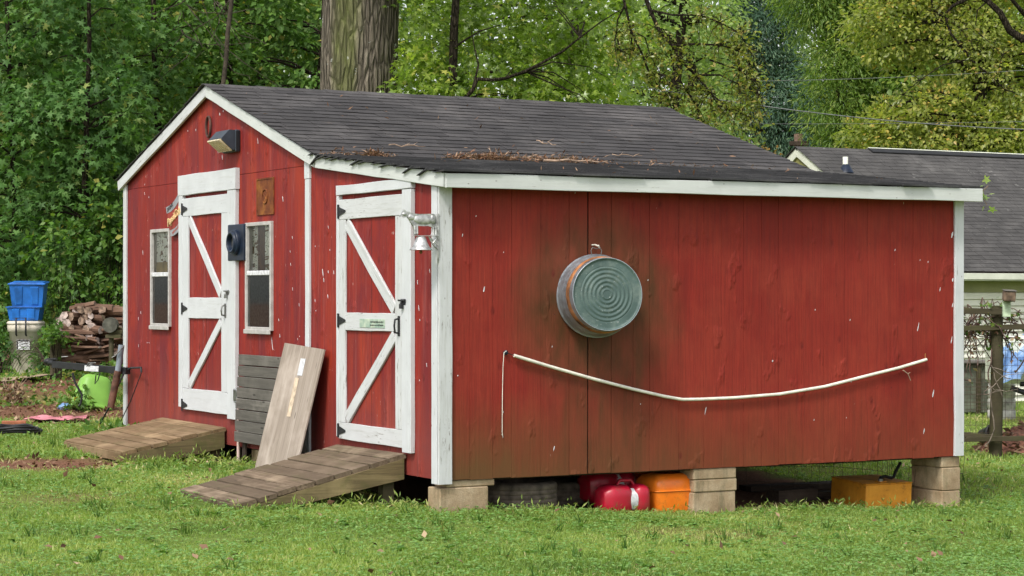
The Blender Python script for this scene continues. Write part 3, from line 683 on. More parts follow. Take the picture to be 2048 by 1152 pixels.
# doors
def door(px, D):
    d = bpy.data.objects.new('door', None); link(d, shed)
    # D holds shed-plane extents; boards sit 12 mm and 22 mm proud
    y0, y1, z0, z1, zr = D['y0'], D['y1'], D['z0'], D['z1'], D['rail']
    sw = D['stile']; xb = -.026
    MB().box(-.016, -.001, y0+.01, y1-.01, z0+.005, z1-.005).build('door_panel', M_RED_F, d)
    for y in (y0+(y1-y0)*.5,): MB().box(-.0168, -.0161, y-.002, y+.002, z0+.03, z1-.03).build('panel_groove', M_DARK, d)
    th = .018; mt = D['mat']
    plank('stile', mt, d, (xb, y0+sw/2, z0+D['bot']), (xb, y0+sw/2, z1-D['top']), (0,1,0), sw, th, n=8, rough=.003)
    plank('stile', mt, d, (xb, y1-sw/2, z0+D['bot']), (xb, y1-sw/2, z1-D['top']), (0,1,0), sw, th, n=8, rough=.003)
    plank('rail', mt, d, (xb, y1, z1-D['top']/2), (xb, y0, z1-D['top']/2), (0,0,1), D['top']-.004, th, rough=.003)
    plank('rail', mt, d, (xb, y1, z0+D['bot']/2), (xb, y0, z0+D['bot']/2), (0,0,1), D['bot']-.004, th, rough=.004)
    plank('rail', mt, d, (xb, y1-sw-.002, zr), (xb, y0+sw+.002, zr), (0,0,1), D['mid'], th, rough=.003)
    h = D['mid']/2; bw = D['brace']
    for za, zb in ((z1-D['top']-.03, zr+h+.03), (z0+D['bot']+.03, zr-h-.03)):
        plank('brace', M_WHITE_W if mt is M_WHITE_W else mt, d, (xb, y1-sw-.022, za), (xb, y0+sw+.022, zb), (0,0,1), bw, th, rough=.004)
    for z in D['hinges']:
        m = MB(); m.cbox(-.041, -.036, y1-.012, y1+.012, z-.055, z+.055, .002)
        m.prism([(y1-.012, z+.035), (y1-.012, z-.035), (y1-.13, z-.008), (y1-.13, z+.008)], -.041, -.037)
        m.tube([(-.043, y1+.002, z-.055), (-.043, y1+.002, z+.055)], .006)
        for yy in (.03, .06, .1): m.ell((-.042, y1-yy, z), (.003, .005, .005), 8, 4)
        m.build('strap_hinge', M_BLACK, d)
    return d
c2 = dict(mat=M_WHITE_W, stile=.12, top=.16, bot=.135, mid=.135, brace=.10)
a = FW(808, 700, -.02); b = FW(681, 600, -.02)
c2.update(y0=a[0], y1=b[0], z0=FW(740, 886, -.02)[1]-.0, z1=FW(740, 394, -.02)[1], rail=FW(740, 644, -.02)[1], hinges=[FW(683, p, -.03)[1] for p in (423, 641, 861)])
D2 = door(0, c2)
c1 = dict(mat=M_WHITE, stile=.15, top=.17, bot=.20, mid=.19, brace=.085)
c1.update(y0=FW(458, 600, -.02)[0], y1=FW(368, 600, -.02)[0], z0=FW(413, 824, -.02)[1], z1=FW(413, 392, -.02)[1], rail=FW(413, 616, -.02)[1], hinges=[FW(372, p, -.03)[1] for p in (418, 617, 810)])
D1 = door(0, c1)
def casing(y0, y1, z0, z1, lw, rw, hw, mat, ov=0.0, head=.0):       # rw: towards the near corner
    plank('door_casing', mat, shed, (-.02, y1+lw/2, z0+.02), (-.02, y1+lw/2, z1), (0,1,0), lw-.003, .038, n=8, rough=.003)
    plank('door_casing', mat, shed, (-.02, y0-rw/2, z0-.03), (-.02, y0-rw/2, z1), (0,1,0), rw-.003, .038, n=8, rough=.003)
    plank('door_header', mat, shed, (-.021, y1+lw+ov, z1+.004+hw/2), (-.021, y0-rw-ov, z1+.004+hw/2), (0,0,1), hw, .04, n=6, rough=.003)
casing(c2['y0'], c2['y1'], c2['z0'], c2['z1']+.03, c2['y1'] and FW(672,600,-.04)[0]-c2['y1'], c2['y0']-FW(821,600,-.04)[0], .075, M_WHITE)
casing(c1['y0'], c1['y1'], c1['z0'], c1['z1']+.025, .10, c1['y0']-FW(470,600,-.04)[0], .185, M_WHITE, .012)
def latch(par, px, py, mat=M_BLACK):
    y, z = FW(px, py, -.045); m = MB()
    m.cbox(-.042, -.037, y-.05, y+.035, z-.022, z+.022, .002); m.tube([(-.05, y-.06, z+.012), (-.05, y+.05, z+.012)], .007)
    m.tube([(-.045, y, z), (-.06, y-.005, z-.01), (-.06, y-.005, z-.04)], .006); m.cbox(-.066, -.043, y-.022, y+.012, z-.05, z-.015, .003)
    m.build('latch', mat, par)
def handle(par, px, py, h, mat=M_BLACK):
    y, z = FW(px, py, -.045); m = MB(); m.cbox(-.041, -.037, y-.018, y+.018, z-h/2, z+h/2, .002)
    m.tube([(-.04, y, z+h*.36), (-.07, y, z+h*.32), (-.076, y, z), (-.07, y, z-h*.32), (-.04, y, z-h*.36)], .008); m.build('pull_handle', mat, par)
latch(D1, 453, 585, M_STEEL); handle(D1, 449, 621, .125, M_STEEL); latch(D2, 804, 604); handle(D2, 796, 652, .15)
# name plate on the right door
def text_mesh(body, size, depth, shear=0.0, ext=.0008):
    cu = bpy.data.curves.new('lettering', 'FONT'); cu.body = body; cu.size = size; cu.shear = shear; cu.extrude = ext
    cu.align_x = 'CENTER'; cu.align_y = 'CENTER'; cu.resolution_u = 3
    ob = bpy.data.objects.new('lettering', cu); COL.objects.link(ob); bpy.context.view_layer.update()
    me = bpy.data.meshes.new_from_object(ob.evaluated_get(bpy.context.evaluated_depsgraph_get())); bpy.data.objects.remove(ob); bpy.data.curves.remove(cu)
    return me
def lettering(parent, body, size, mat, x, y, z, roll=0.0, shear=0.0, sx=1.0, ext=.0008):
    me = text_mesh(body, size, 0, shear, ext); me.materials.clear(); me.materials.append(mat)
    o = bpy.data.objects.new('lettering', me); link(o, parent)
    # text x -> -y of the shed (reads left to right from outside), text y -> z, normal -> -x
    o.matrix_basis = Matrix.Translation((x, y, z)) @ Matrix(((0,0,-1,0),(-1,0,0,0),(0,1,0,0),(0,0,0,1))) @ Matrix.Rotation(roll, 4, 'Z') @ Matrix.Diagonal((sx,1,1,1))
    return o
ya, za = FW(720, 646, -.036); yb, _ = FW(770, 646, -.036); yc = (ya+yb)/2; hw = (ya-yb)/2
pl = sthing('door_plaque', 'small pale green lettered plaque screwed to the middle rail of the nearer door', 'plaque', -.036, yc, za)
MB().cbox(-.004, 0, -hw, hw, -.033, .033, .001).build('plate', M_PLATE, pl)
m = MB(); q = random.Random(13)
for zz in (.012, -.012):
    yy = hw*.12
    while yy > -hw*.9:
        w_ = q.uniform(.004, .012); h_ = q.uniform(.006, .009)
        m.box(-.0052, -.0045, yy-w_, yy, zz-h_, zz+h_*q.uniform(.2, 1)); yy -= w_+q.uniform(.003, .007)
m.build('worn_letters', M_INK, pl)

# windows
def window(w, kind):
    d = bpy.data.objects.new('window', None); link(d, shed)
    y0, y1, z0, z1, zm = w['y0'], w['y1'], w['z0'], w['z1'], w['zm']; f = .032
    m = MB(); X0, X1 = -.026, .045
    m.cbox(X0, X1, y0, y0+f, z0+.0, z1, .003); m.cbox(X0, X1, y1-f, y1, z0, z1, .003)
    m.cbox(X0, X1, y0+f+.0005, y1-f-.0005, z1-f, z1, .003); m.cbox(X0+.002, X1, y0+f+.0005, y1-f-.0005, z0, z0+.03, .003)
    m.build('window_frame', M_VINYLWIN, d)
    MB().cbox(-.038, -.027, y0-.004, y1+.004, z0-.03, z0+.008, .003).build('sill', M_VINYLWIN, d)
    MB().cbox(-.022, .03, y0+f+.001, y1-f-.001, zm-.02, zm+.02, .004).build('meeting_rail', M_LABEL, d)
    g0, g1 = y0+f-.004, y1-f+.004
    MB().add([(.003, g0, zm+.018), (.003, g1, zm+.018), (.003, g1, z1-f+.004), (.003, g0, z1-f+.004)], [(0,3,2,1)]).build('pane', M_GLASS, d)
    MB().add([(-.008, g0, z0+.026), (-.008, g1, z0+.026), (-.008, g1, zm-.018), (-.008, g0, zm-.018)], [(0,3,2,1)]).build('pane', M_GLASS, d)
    def curtain(a, b, mat, x, amp=.010, n=24):
        vs = []; 
        for i in range(n+1):
            t = i/n; yy = a+(b-a)*t; xx = x + amp*math.sin(t*math.pi*n/3.2) + amp*.5*math.sin(t*11)
            vs += [(xx, yy, zm-.03), (xx*1.0+.002, yy, z1-.02)]
        m = MB(); m.add(vs, [(2*i, 2*i+2, 2*i+3, 2*i+1) for i in range(n)], True); m.build('curtain', mat, d)
    W_ = g1-g0
    if kind == 1:
        curtain(g0+W_*.28, g1, M_CURT, .045); curtain(g0, g0+W_*.3, M_CURT, .04)
        m = MB(); m.box(.028, .031, g0+W_*.35, g1, zm+.0, zm+.12); m.build('ochre_cloth', M_CURT_OCHRE, d)
    else:
        curtain(g0, g0+W_*.42, M_CURT, .04); curtain(g0+W_*.78, g1, M_CURT, .045); curtain(g0+W_*.55, g0+W_*.80, M_CURT_BROWN, .05, .006)
    MB().box(.012, .014, g0, g1, z0+.026, zm-.018).build('insect_screen', M_SCREEN, d)
    MB().box(.30, .31, y0-.1, y1+.1, z0-.1, z1+.1).build('dark_room_sheet', M_DARK, d)  # near-black sheet stands in for the dim room; its darkness is painted
window(W1, 1); window(W2, 2)

# things fixed to the door wall
y, z = FW(417, 253, -.01)
hsh = sthing('horseshoe', 'dark iron horseshoe nailed near the peak of the gable', 'horseshoe', -.012, y, z)
m = MB(); pts = [(0, .085*math.cos(t)*(1 if 1 else 1)*.62, -.095*math.sin(t)+.0) for t in np.linspace(-.42*math.pi+.0, 1.42*math.pi, 22)]
m.tube([(0, p[1]*1.05, p[2]) for p in pts], .012, 8, flat=.6); m.build('shoe', M_RUST if False else plain('old_iron', (.09, .045, .035), .8, .3, 12), hsh)
y0, z1 = FW(482, 259, 0); y1, _ = FW(452, 259, 0); z0 = FW(482, 303, 0)[1]
lt = sthing('wall_light', 'dark wedge-shaped wall light with cloudy yellow lens under the gable peak', 'wall light', 0, (y0+y1)/2, (z0+z1)/2)
hh = (z1-z0)/2; hw = (y1-y0)/2*.92
MB().cbox(-.045, -.001, -hw, hw, -hh, hh, .008).build('mounting_box', M_DKGREY, lt)
m = MB(); m.prism([(-.046, hh*.95), (-.046, -hh*.8), (-.07, -hh*.85), (-.17, hh*.05), (-.17, hh*.2), (-.10, hh*.98)], -hw*.96, hw*.96, 'y'); m.build('hood', M_DKGREY, lt)
m = MB(); m.prism([(-.072, -hh*.93), (-.19, hh*.0), (-.188, hh*.10), (-.172, hh*.14), (-.071, -hh*.8)], -hw*.88, hw*.88, 'y')
for k in range(6): m.tube([(-.078, -hw*.8+k*hw*.32, -hh*.93), (-.186, -hw*.8+k*hw*.32, -hh*.02)], .004, 5)
m.build('lens', M_LENS, lt)
for k in range(6): MB().box(-.04+k*.007, -.037+k*.007, -hw-.003, -hw+.001, -hh*.9, hh*.9).build('cooling_fin', M_BLACK, lt)
ya, za = FW(515, 358, 0); yb, zb = FW(549, 428, 0)
pt = sthing('rusty_panel', 'rusty metal sheet fixed on the red wall above the nearer window', 'metal panel', 0, (ya+yb)/2, (za+zb)/2)
hw = (ya-yb)/2; hh = (za-zb)/2
MB().cbox(-.006, -.001, -hw, hw, -hh, hh, .002).build('sheet', M_RUSTPLATE, pt)
m = MB(); m.box(-.010, -.0062, -hw, hw, hh-.012, hh); m.box(-.010, -.0062, -hw, hw, -hh, -hh+.012); m.box(-.010, -.0062, -hw, -hw+.01, -hh+.0125, hh-.0125); m.box(-.010,-.0062, hw-.01, hw, -hh+.0125, hh-.0125); m.build('rim', M_RUSTPLATE, pt)
m = MB(); m.tube([(-.009, .06*math.cos(t), .06*math.sin(t)) for t in np.linspace(0, 6.28, 19)], .006, 5, caps=False); m.tube([(-.009,-.03,-.03),(-.009,.03,.03)], .006, 5); m.build('embossed_ring', M_RUSTPLATE, pt)
# blue square plate with a protruding ring
ya, za = FW(464, 450, 0); yb, zb = FW(496, 521, 0)
sp = sthing('porthole_vent', 'navy blue square plate with a round protruding port between far door and nearer window', 'vent', 0, (ya+yb)/2-.01, (za+zb)/2)
hw = (ya-yb)/2; hh = (za-zb)/2
MB().cbox(-.045, -.001, -hw, hw, -hh, hh, .006).build('square_plate', M_NAVY, sp)
m = MB(); r0 = hh*.70
m.lathe([(r0, .046), (r0, .066), (r0*.97, .075), (r0*.90, .078), (r0*.86, .072), (r0*.85, .092), (r0*.82, .098), (r0*.66, .098), (r0*.63, .09), (r0*.60, .05)], 36, 'z', M=Matrix.Rotation(R(-90), 4, 'Y'))
m.build('round_port', M_NAVY, sp)
m = MB(); m.lathe([(r0*.61, .056), (r0*.3, .062), (.0001, .064)], 28, 'z', M=Matrix.Rotation(R(-90), 4, 'Y')); m.build('reflector', M_STEEL, sp)
# tilted tin drink sign tucked behind the far door casing
A_ = FW(334, 414, -.03); B_ = FW(361, 393, -.03); C_ = FW(339, 470, -.03); E_ = FW(361, 440, -.03)
yc = (A_[0]+B_[0]+C_[0]+E_[0])/4; zc = (A_[1]+B_[1]+C_[1]+E_[1])/4
sg = sthing('drink_sign', 'tilted tin drink sign with cream script lettering beside the far door', 'sign', -.028, yc-.02, zc)
roll = R(20); Rm = Matrix.Rotation(-roll, 4, 'X')
def band(z0, z1, bow, w0, w1, x0, x1, name, mat):
    top = [(w0+(w1-w0)*t, z1+bow*math.sin(math.pi*t)) for t in np.linspace(0, 1, 9)]; bot = [(y_, z_-(z1-z0)) for y_, z_ in top[::-1]]
    MB().prism(top+bot, x0, x1, 'x', Rm).build(name, mat, sg)
band(.09, .155, -.03, .20, -.19, -.006, 0, 'top_band', M_SIGNGREY); band(-.09, .088, -.03, .185, -.19, -.004, 0, 'middle_band', M_SIGNRED); band(-.155, -.092, -.03, .17, -.19, -.006, 0, 'bottom_band', M_SIGNGREY)
def sletter(body, size, mat, yy, zz, sh, sx, ext): 
    p = Rm @ Vector((0, yy, zz)); lettering(sg, body, size, mat, -.008, p.y, p.z, roll, sh, sx, ext)
sletter("DRINK", .055, M_INK, .09, .108, 0, 1.0, .001); sletter("Pepsi:Cola", .105, M_YCREAM, .02, -.012, .3, .85, .006); sletter("5¢", .07, M_YCREAM, -.13, -.03, 0, 1, .006)
m = MB(); q = random.Random(14); yy = .12
while yy > -.14:
    w_ = q.uniform(.006, .014); m.box(-.0075, -.0065, yy-w_, yy, -.155+.0, -.155+q.uniform(.018, .028), Rm); yy -= w_+q.uniform(.005, .010)
m.build('worn_letters', M_REDINK, sg)
# electrical box and conduit
y, z = FW(477, 791, -.03)
eb = sthing('electrical_box', 'grey outlet box with a thin conduit to the ground right of the far door', 'outlet box', -.001, y, z)
MB().cbox(-.06, 0, -.045, .045, -.065, .06, .006).build('box', plain('grey_box', (.30, .31, .32), .5), eb)
m = MB(); m.cbox(-.066, -.061, -.035, .035, -.045, .045, .003); m.tube([(-.062, .02, .045), (-.075, .0, .05), (-.062, -.02, .045)], .006); m.build('cover', M_STEEL, eb)
m = MB(); m.tube([(-.03, 0, -.066), (-.03, 0, -z+.12)], .014, 10); m.build('conduit', plain('pinkish_conduit', (.62, .46, .42), .5), eb)
# cow bell bracket on the corner trim
y, z = FW(875, 478, -.03)
cb = sthing('cow_dinner_bell', 'cast metal cow bracket with a hanging dinner bell on the front corner trim', 'bell', -.023, y-.0, z)
def at(px, py): return (-(875-px)/244.0*1.0, EYE-(py-590)/279.0-z)       # along -x, up
MB().prism([(-.012, at(0,428)[1]), (.012, at(0,428)[1]), (.014, .05), (.014, -.1), (.008, at(0,520)[1]), (0, at(0,529)[1]), (-.008, at(0,520)[1]), (-.014, -.1), (-.014, .05)], -.008, -.001, 'x').build('wall_strap', M_ALU, cb)
cow = [(161,284),(170,272),(192,250),(205,215),(214,196),(224,186),(216,175),(240,182),(262,200),(300,208),(345,228),(400,238),(470,242),(560,240),(640,236),(700,234),(730,250),(742,300),(750,380),(765,430),(772,520),(762,528),(750,470),(745,520),(750,578),(722,580),(726,530),(716,470),(700,440),(712,500),(700,540),(694,582),(664,582),(680,540),(684,480),(668,450),(640,440),(600,436),(540,440),(480,438),(444,436),(442,500),(446,584),(424,582),(424,500),(418,440),(412,520),(412,582),(384,582),(392,550),(388,500),(372,440),(345,400),(325,360),(300,320),(285,296),(262,304),(230,302),(200,288),(175,296)]
pts = [at(780+X/8.229, 400+Yy/8.229) for X, Yy in cow]
m = MB(); m.prism([(u, v) for u, v in pts], -.008, .008, 'y')
for (X, Yy, rx, rz) in ((540,335,185,82),(345,300,60,52),(235,250,40,30),(690,330,52,80)):
    u, v = at(780+X/8.229, 400+Yy/8.229); m.ell((u, -.006, v), (rx/8.229/260, .010, rz/8.229/270), 12, 8)
for (X, Yy) in ((435,500),(400,500),(695,520),(735,510)):
    u, v = at(780+X/8.229, 400+Yy/8.229); m.tube([(u, -.006, v+.03), (u, -.008, v-.03)], .008, 6)
m.build('cow_figure', M_ALU, cb)
zt = at(0, 472)[1]; m = MB(); m.cbox(at(826,0)[0], -.004, -.018, .018, zt-.005, zt, .002)
m.tube([(-.008, 0, at(0,498)[1]), (-.03, 0, at(0,494)[1]), (-.055, 0, at(0,484)[1]), (-.075, 0, zt-.008)], .006, 6); m.tube([(-.01, 0, zt-.01), (-.045, 0, at(0,488)[1])], .006, 6); m.tube([(-.01,0,at(0,490)[1]),(-.06,0,zt-.02)], .005, 6)
m.build('shelf_bracket', M_ALU, cb)
bx = at(841, 0)[0]; zb_ = at(0, 501)[1]; m = MB(); r = .082
m.lathe([(.018, zt-.006), (.030, zt-.010), (.036, zt-.018), (.046, zt-.05), (.060, zt-.078), (r, zb_+.004), (r+.001, zb_), (r-.006, zb_), (.05, zt-.07), (.03, zt-.03)], 28, 'z', M=Matrix.Translation((bx, 0, 0)))
m.build('bell', M_ALU, cb)
m = MB(); m.tube([(bx, 0, zt-.03), (bx, 0, zb_-.01)], .004, 6); m.ell((bx, 0, zb_-.014), (.012, .012, .014), 10, 6); m.build('clapper', M_RUST, cb)

# ---------------------------------------------------------------- block piers
BW, BH, BL = .194, .190, .395
def pier(name, label, x, y, along, hs, cap=None, mat=None):
    gz = min(ground(*S(x+a, y+b, 0)[:2]) for a in (0, .2) for b in (0, .2)); top = ZB-.008
    t = sthing('block_pier', label, 'block pier', x, y, gz, 'block piers under the shed')
    z = top-gz; q = random.Random(int(x*100+y*7))
    for k, h in enumerate(hs):
        z0 = z-h; dx, dy = q.uniform(-.006, .006), q.uniform(-.006, .006)
        if k == len(hs)-1: z0 = -.06
        sx, sy = (BL, BW) if along == 'x' else (BW, BL)
        if cap and k == 0: dx += cap
        MB().cbox(dx, sx+dx, dy, sy+dy, z0+.002, z-.001, .007).build('concrete_block', M_CONC, t)
        z = z0
    return t
pier('a', 'single tan concrete block pier with a thin cap under the front corner of the shed', 0.005, .012, 'x', [.052, .2], cap=.05)
xm = LW(1388, 980, .01)[0]
pier('b', 'three block tan concrete pier under the middle of the long red wall', xm, .012, 'x', [.085, .098, .2])
pier('c', 'tall tan concrete block pier under the far right corner of the shed', LEN-.20, .016, 'y', [.09, .19, .2])
for x, y, lb in ((.05, 3.3, 'shadowed block pier deep under the lean-to behind the tyre'), (2.45, 3.4, 'shadowed block pier in the middle of the dark crawl space'),
                 (LEN-.5, 3.1, 'dim block pier standing in the dark left of the yellow box'), (2.4, 6.6, 'rear block pier under the back of the shed'), (LEN-.5, 6.6, 'rear corner block pier seen through the crawl space'), (.05, 6.6, 'block pier under the far left corner of the shed')):
    pier('d', lb, x, y, 'y', [.19, .2])

# ---------------------------------------------------------------- ramps
def ramp(label, ya, yb, L, z_wall, z_foot, n, mat, group, gapmin=.011, warp=.005, posts=True):
    gz = ground(*S(-L, (ya+yb)/2, 0)[:2])
    t = sthing('ramp', label, 'ramp', 0, (ya+yb)/2, 0, group); q = random.Random(n); w = L/n; hw = (yb-ya)/2; dz = (z_foot-z_wall)/L
    for k in range(n):
        u = (k+.5)*w; zc = z_wall+dz*u-.018; e0, e1 = q.uniform(-.012, .012), q.uniform(-.01, .02)
        o = plank('deck_plank', mat, t, (-u-.004, hw+e1, zc+q.uniform(-warp, warp)), (-u-.004, -hw-e0, zc+q.uniform(-warp, warp)), (1, 0, dz*-1), w-gapmin-q.uniform(0, .006), .034, n=5, rough=.002)
    for s in (-hw+.012, hw-.03, 0):
        h1, h2 = .15, max(.05, z_foot-gz+.03)
        m = MB(); m.prism([(-.03, z_wall-.038), (-L+.012, z_foot-.038), (-L+.012, z_foot-.038-h2), (-.03, z_wall-.038-h1)], s-.019, s+.019, 'y')
        m.build('stringer', M_STRING, t)
    plank('end_board', mat, t, (-L, hw-.01, z_foot-.05), (-L, -hw+.01, z_foot-.05), (0, 0, 1), .075, .03)
    return t
def post(parent, x, y, z1, w=.09):
    g_ = ground(*(parent.matrix_world @ Vector((x, y, 0)))[:2]) if False else -.05
    return MB().cbox(x-w/2, x+w/2, y-w/2, y+w/2, g_, z1, .005).build('post', M_POST, parent)
ra = ramp('low wooden plank ramp leading up to the far door', 4.14, 5.79, .967, .395, .208, 7, M_RAMP1, 'plank ramps at the shed doors')
post(ra, -.08, -.70, .24); post(ra, -.08, .70, .24)
rb = ramp('longer weathered plank ramp leading up to the nearer door', .527, 1.746, 1.32, .392, .085, 9, M_RAMP2, 'plank ramps at the shed doors')
post(rb, -.13, -.52, .23); post(rb, -.13, .45, .23); post(rb, -.5, .45, .15)

# leaning panel and plywood
tl = FW(483, 708, -.02); tr = FW(620, 712, -.02)
gp = sthing('plank_panel', 'dark grey weathered plank panel standing against the door wall behind the leaning plywood', 'wood panel', 0, (tl[0]+tr[0])/2, .0)
hw = (tl[0]-tr[0])/2; n = 8; zt = tl[1]+.0; zb_ = .285
for k in range(n):
    z = zb_+(zt-zb_)*(k+.5)/n; x = -.075+.045*(k+.5)/n
    plank('grey_plank', M_GREYWOOD, gp, (x, hw, z), (x+rnd.uniform(-.002, .002), -hw, z), (0, 0, 1), (zt-zb_)/n-.006, .03, rough=.002)
for yy in (hw-.12, -hw+.12): plank('batten', M_DARKWOOD, gp, (-.042, yy, .15), (-.008, yy, zt-.03), (0, 1, 0), .07, .02)
yl, yr = 2.73, 1.91; xb = -.30; base = S(xb, (yl+yr)/2, 0)
pw = sthing('plywood_sheet', 'tall pale plywood sheet leaning against the red wall between the two doors', 'plywood', 0, (yl+yr)/2, 0)
o = plank('sheet', M_PLY, pw, (xb, .05, .075), (-.045, 0, 1.145), (0, 1, 0), yl-yr, .018, n=3, rough=.001)
o = MB().box(-.0005, .0005, -.05, .05, -.07, .07).build('torn_label', M_LABEL, pw)
d = (Vector((-.045, 0, 1.145))-Vector((xb, .05, .075))).normalized()
o.matrix_basis = Matrix.Translation(Vector((xb, .05, .075))+d*.93+Vector((-.0125, -.06, 0))) @ Matrix.Rotation(math.atan2(d.x, d.z), 4, 'Y')
o = MB().box(-.0004, .0004, -.04, .04, -.16, .16).build('glue_patch', plain('pale_glue_patch', (.58, .46, .34), .8, .2, 20), pw)
o.matrix_basis = Matrix.Translation(Vector((xb, .05, .075))+d*.68+Vector((-.0122, -.03, 0))) @ Matrix.Rotation(math.atan2(d.x, d.z), 4, 'Y')

# ---------------------------------------------------------------- on the long wall
x, z = LW(1184, 592, 0)
tubY = -.06
tb = sthing('wash_tub', 'galvanised round wash tub with a green ribbed bottom hanging on the long red wall', 'wash tub', x, tubY, z)
Mt = Matrix.Rotation(R(-13), 4, 'Z') @ Matrix.Rotation(R(-3), 4, 'X')
rim = .305; rb_ = .262; dep = .262
prof = [(rim-.02, .01), (rim, .0), (rim+.007, .004), (rim+.007, .012), (rim, .016)]
for t in np.linspace(.06, 1, 22): prof.append((rim+(rb_-rim)*t+.004*max(0, math.cos((t-.30)*40)) * (1 if abs(t-.30) < .04 else 0), .016+(dep-.016)*t))
m = MB(); m.lathe(prof, 64, 'y', Mt); m.build('tub_wall', M_GALV, tb)
m = MB(); t0, t1 = .54, .76
m.lathe([(rim+(rb_-rim)*t+.0045*(1 if 0 < i < 5 else .2), .016+(dep-.016)*t) for i, t in enumerate(np.linspace(t0, t1, 6))], 64, 'y', Mt, wob=lambda a, j: .004*math.sin(a*7+j)); m.build('rusty_band', plain('rust_band', (.36, .15, .06), .7, .45, 7, bump=.4), tb)
prof = [(rb_+.003, dep-.006), (rb_+.005, dep+.002), (rb_+.001, dep+.004), (rb_-.006, dep-.004)]
for t in np.linspace(.96, 0.0001, 120):
    rr = (rb_-.006)*t; prof.append((max(rr, .0001), dep-.008 + (.0024*math.cos(rr/rb_*2*math.pi*8.2) if .12 < t < .80 else 0)))
m = MB(); m.lathe(prof, 72, 'y', Mt); m.build('ribbed_bottom', M_TUBBASE, tb)
m = MB(); m.lathe([(rb_+.001, dep-.002), (rb_+.0065, dep-.002), (rb_+.0065, dep+.003), (rb_+.0035, dep+.005), (rb_+.001, dep+.003)], 64, 'y', Mt); m.build('base_rim', M_GALV, tb)
m = MB(); m.tube([Mt @ Vector(p) for p in ((-.035, -.02, rim-.005), (-.042, -.02, rim+.03), (-.03, -.02, rim+.055), (0, -.02, rim+.045), (.03, -.02, rim+.055), (.042, -.02, rim+.03), (.035, -.02, rim-.005))], .0035, 6); m.build('wire_handle', M_STEEL, tb)
hk = sthing('wall_hook', 'pale bent hook screwed into the wall above the wash tub', 'hook', LW(1184, 490, 0)[0], 0, LW(1184, 490, 0)[1])
m = MB(); m.tube([(0, 0, .0), (0, -.05, .0), (.01, -.08, -.012), (0, -.105, -.022), (-.012, -.11, -.004)], .006, 8); m.build('hook', M_PVC, hk)
# curved pipe and its string
A_ = LW(1028, 711, -.03)
pp = sthing('bent_pipe', 'long cream plastic pipe sagging across the lower half of the long red wall', 'pipe', A_[0], -.03, A_[1])
def rel(px, py): u, v = LW(px, py, -.03); return (u-A_[0], 0, v-A_[1])
ctrl = [(1028,711),(1100,733),(1180,756),(1265,778),(1330,793),(1365,799),(1400,798.5),(1470,795.5),(1560,788),(1650,773),(1740,750),(1800,735),(1853,719)]
m = MB(); m.tube([rel(*c) for c in ctrl[:6]], .0125, 10); m.tube([rel(*c) for c in ctrl[5:]], .0125, 10); m.build('pipe', M_PVC, pp)
u0 = rel(1853, 719); m = MB(); m.tube([(u0[0]-.01, 0, u0[2]), (u0[0]+.01, .028, u0[2]+.01), (u0[0]+.01, .028, u0[2]+.05)], .004, 6); m.build('end_nail', M_RUST, pp)
u0 = rel(1810, 740); m = MB(); m.tube([(u0[0]-.03, -.01, u0[2]), (u0[0]+.02, -.012, u0[2]-.03), (u0[0]+.05, -.01, u0[2]-.085)], .004, 5); m.tube([(u0[0]+.02, -.012, u0[2]-.03), (u0[0]+.045, -.01, u0[2]-.02)], .003, 5); m.build('stuck_twig', M_TWIG, pp)
x0, z0 = LW(1009, 705, 0)
hp = sthing('hose_hook', 'small blue hook with a white string hanging at the left end of the pipe', 'hook', x0, 0, z0)
m = MB(); m.lathe([(.0001, .03), (.016, .028), (.018, .02), (.012, .0)], 14, 'y'); m.build('knob', M_NAVY, hp)
m = MB(); L = z0-LW(1004, 876, 0)[1]; m.tube([(0, -.03, .012), (-.018, -.026, 0), (-.02, -.014, -.1), (-.024, -.012, -L*.5), (-.026, -.012, -L+.05), (-.02, -.012, -L), (-.03, -.012, -L+.03)], .0028, 5); m.build('string', M_PVC, hp)
m = MB(); a2 = Vector(rel(1028, 711))+Vector((A_[0]-x0, -.03, A_[1]-z0)); m.tube([(0, -.026, 0), a2], .0025, 5); m.build('tie_wire', M_BLACK, hp)

# flakes of lost paint: thin scabs of pale primer standing on the boards
def chips(name, plane, spots, seed):
    q = random.Random(seed); m = MB()
    for px, py, L, w in spots:
        u, z = (LW if plane == 'L' else FW)(px, py); L *= .8/262.0; w *= .6/262.0; n = 7; ring = []
        for k in range(n):
            a = 2*math.pi*k/n; ring.append((u+w*.5*math.cos(a)*q.uniform(.6, 1.3)+L*.12*math.sin(a), z+L*.5*math.sin(a)*q.uniform(.7, 1.2)))
        if plane == 'L': m.prism(ring, -.0022, -.0004, 'y')
        else: m.prism(ring, -.0030, -.0008 if px > 620 else -.0008, 'x')
    return m.build(name, M_LABEL, shed, kind='stuff')
q = random.Random(6)
sp_l = [(968,578,16,5),(1836,655,26,3),(1866,788,22,4),(1848,862,14,4),(1411,820,20,3),(1880,578,12,3),(1840,520,4,3),(1856,524,6,2),(1545,722,6,4),(1790,500,6,4),(1904,470,22,7),(1905,560,10,5),(1905,610,14,4),(1903,680,18,3),(1296,560,4,3),(925,470,8,3),(1108,897,12,3),(952,432,4,4),(1150,386,5,2),(1700,640,6,3),(1628,840,5,2)]
sp_l += [(q.uniform(915, 1895), q.uniform(400, 930), q.uniform(2, 6), q.uniform(1.5, 3)) for _ in range(8)]
chips('paint_chips', 'L', sp_l, 3)
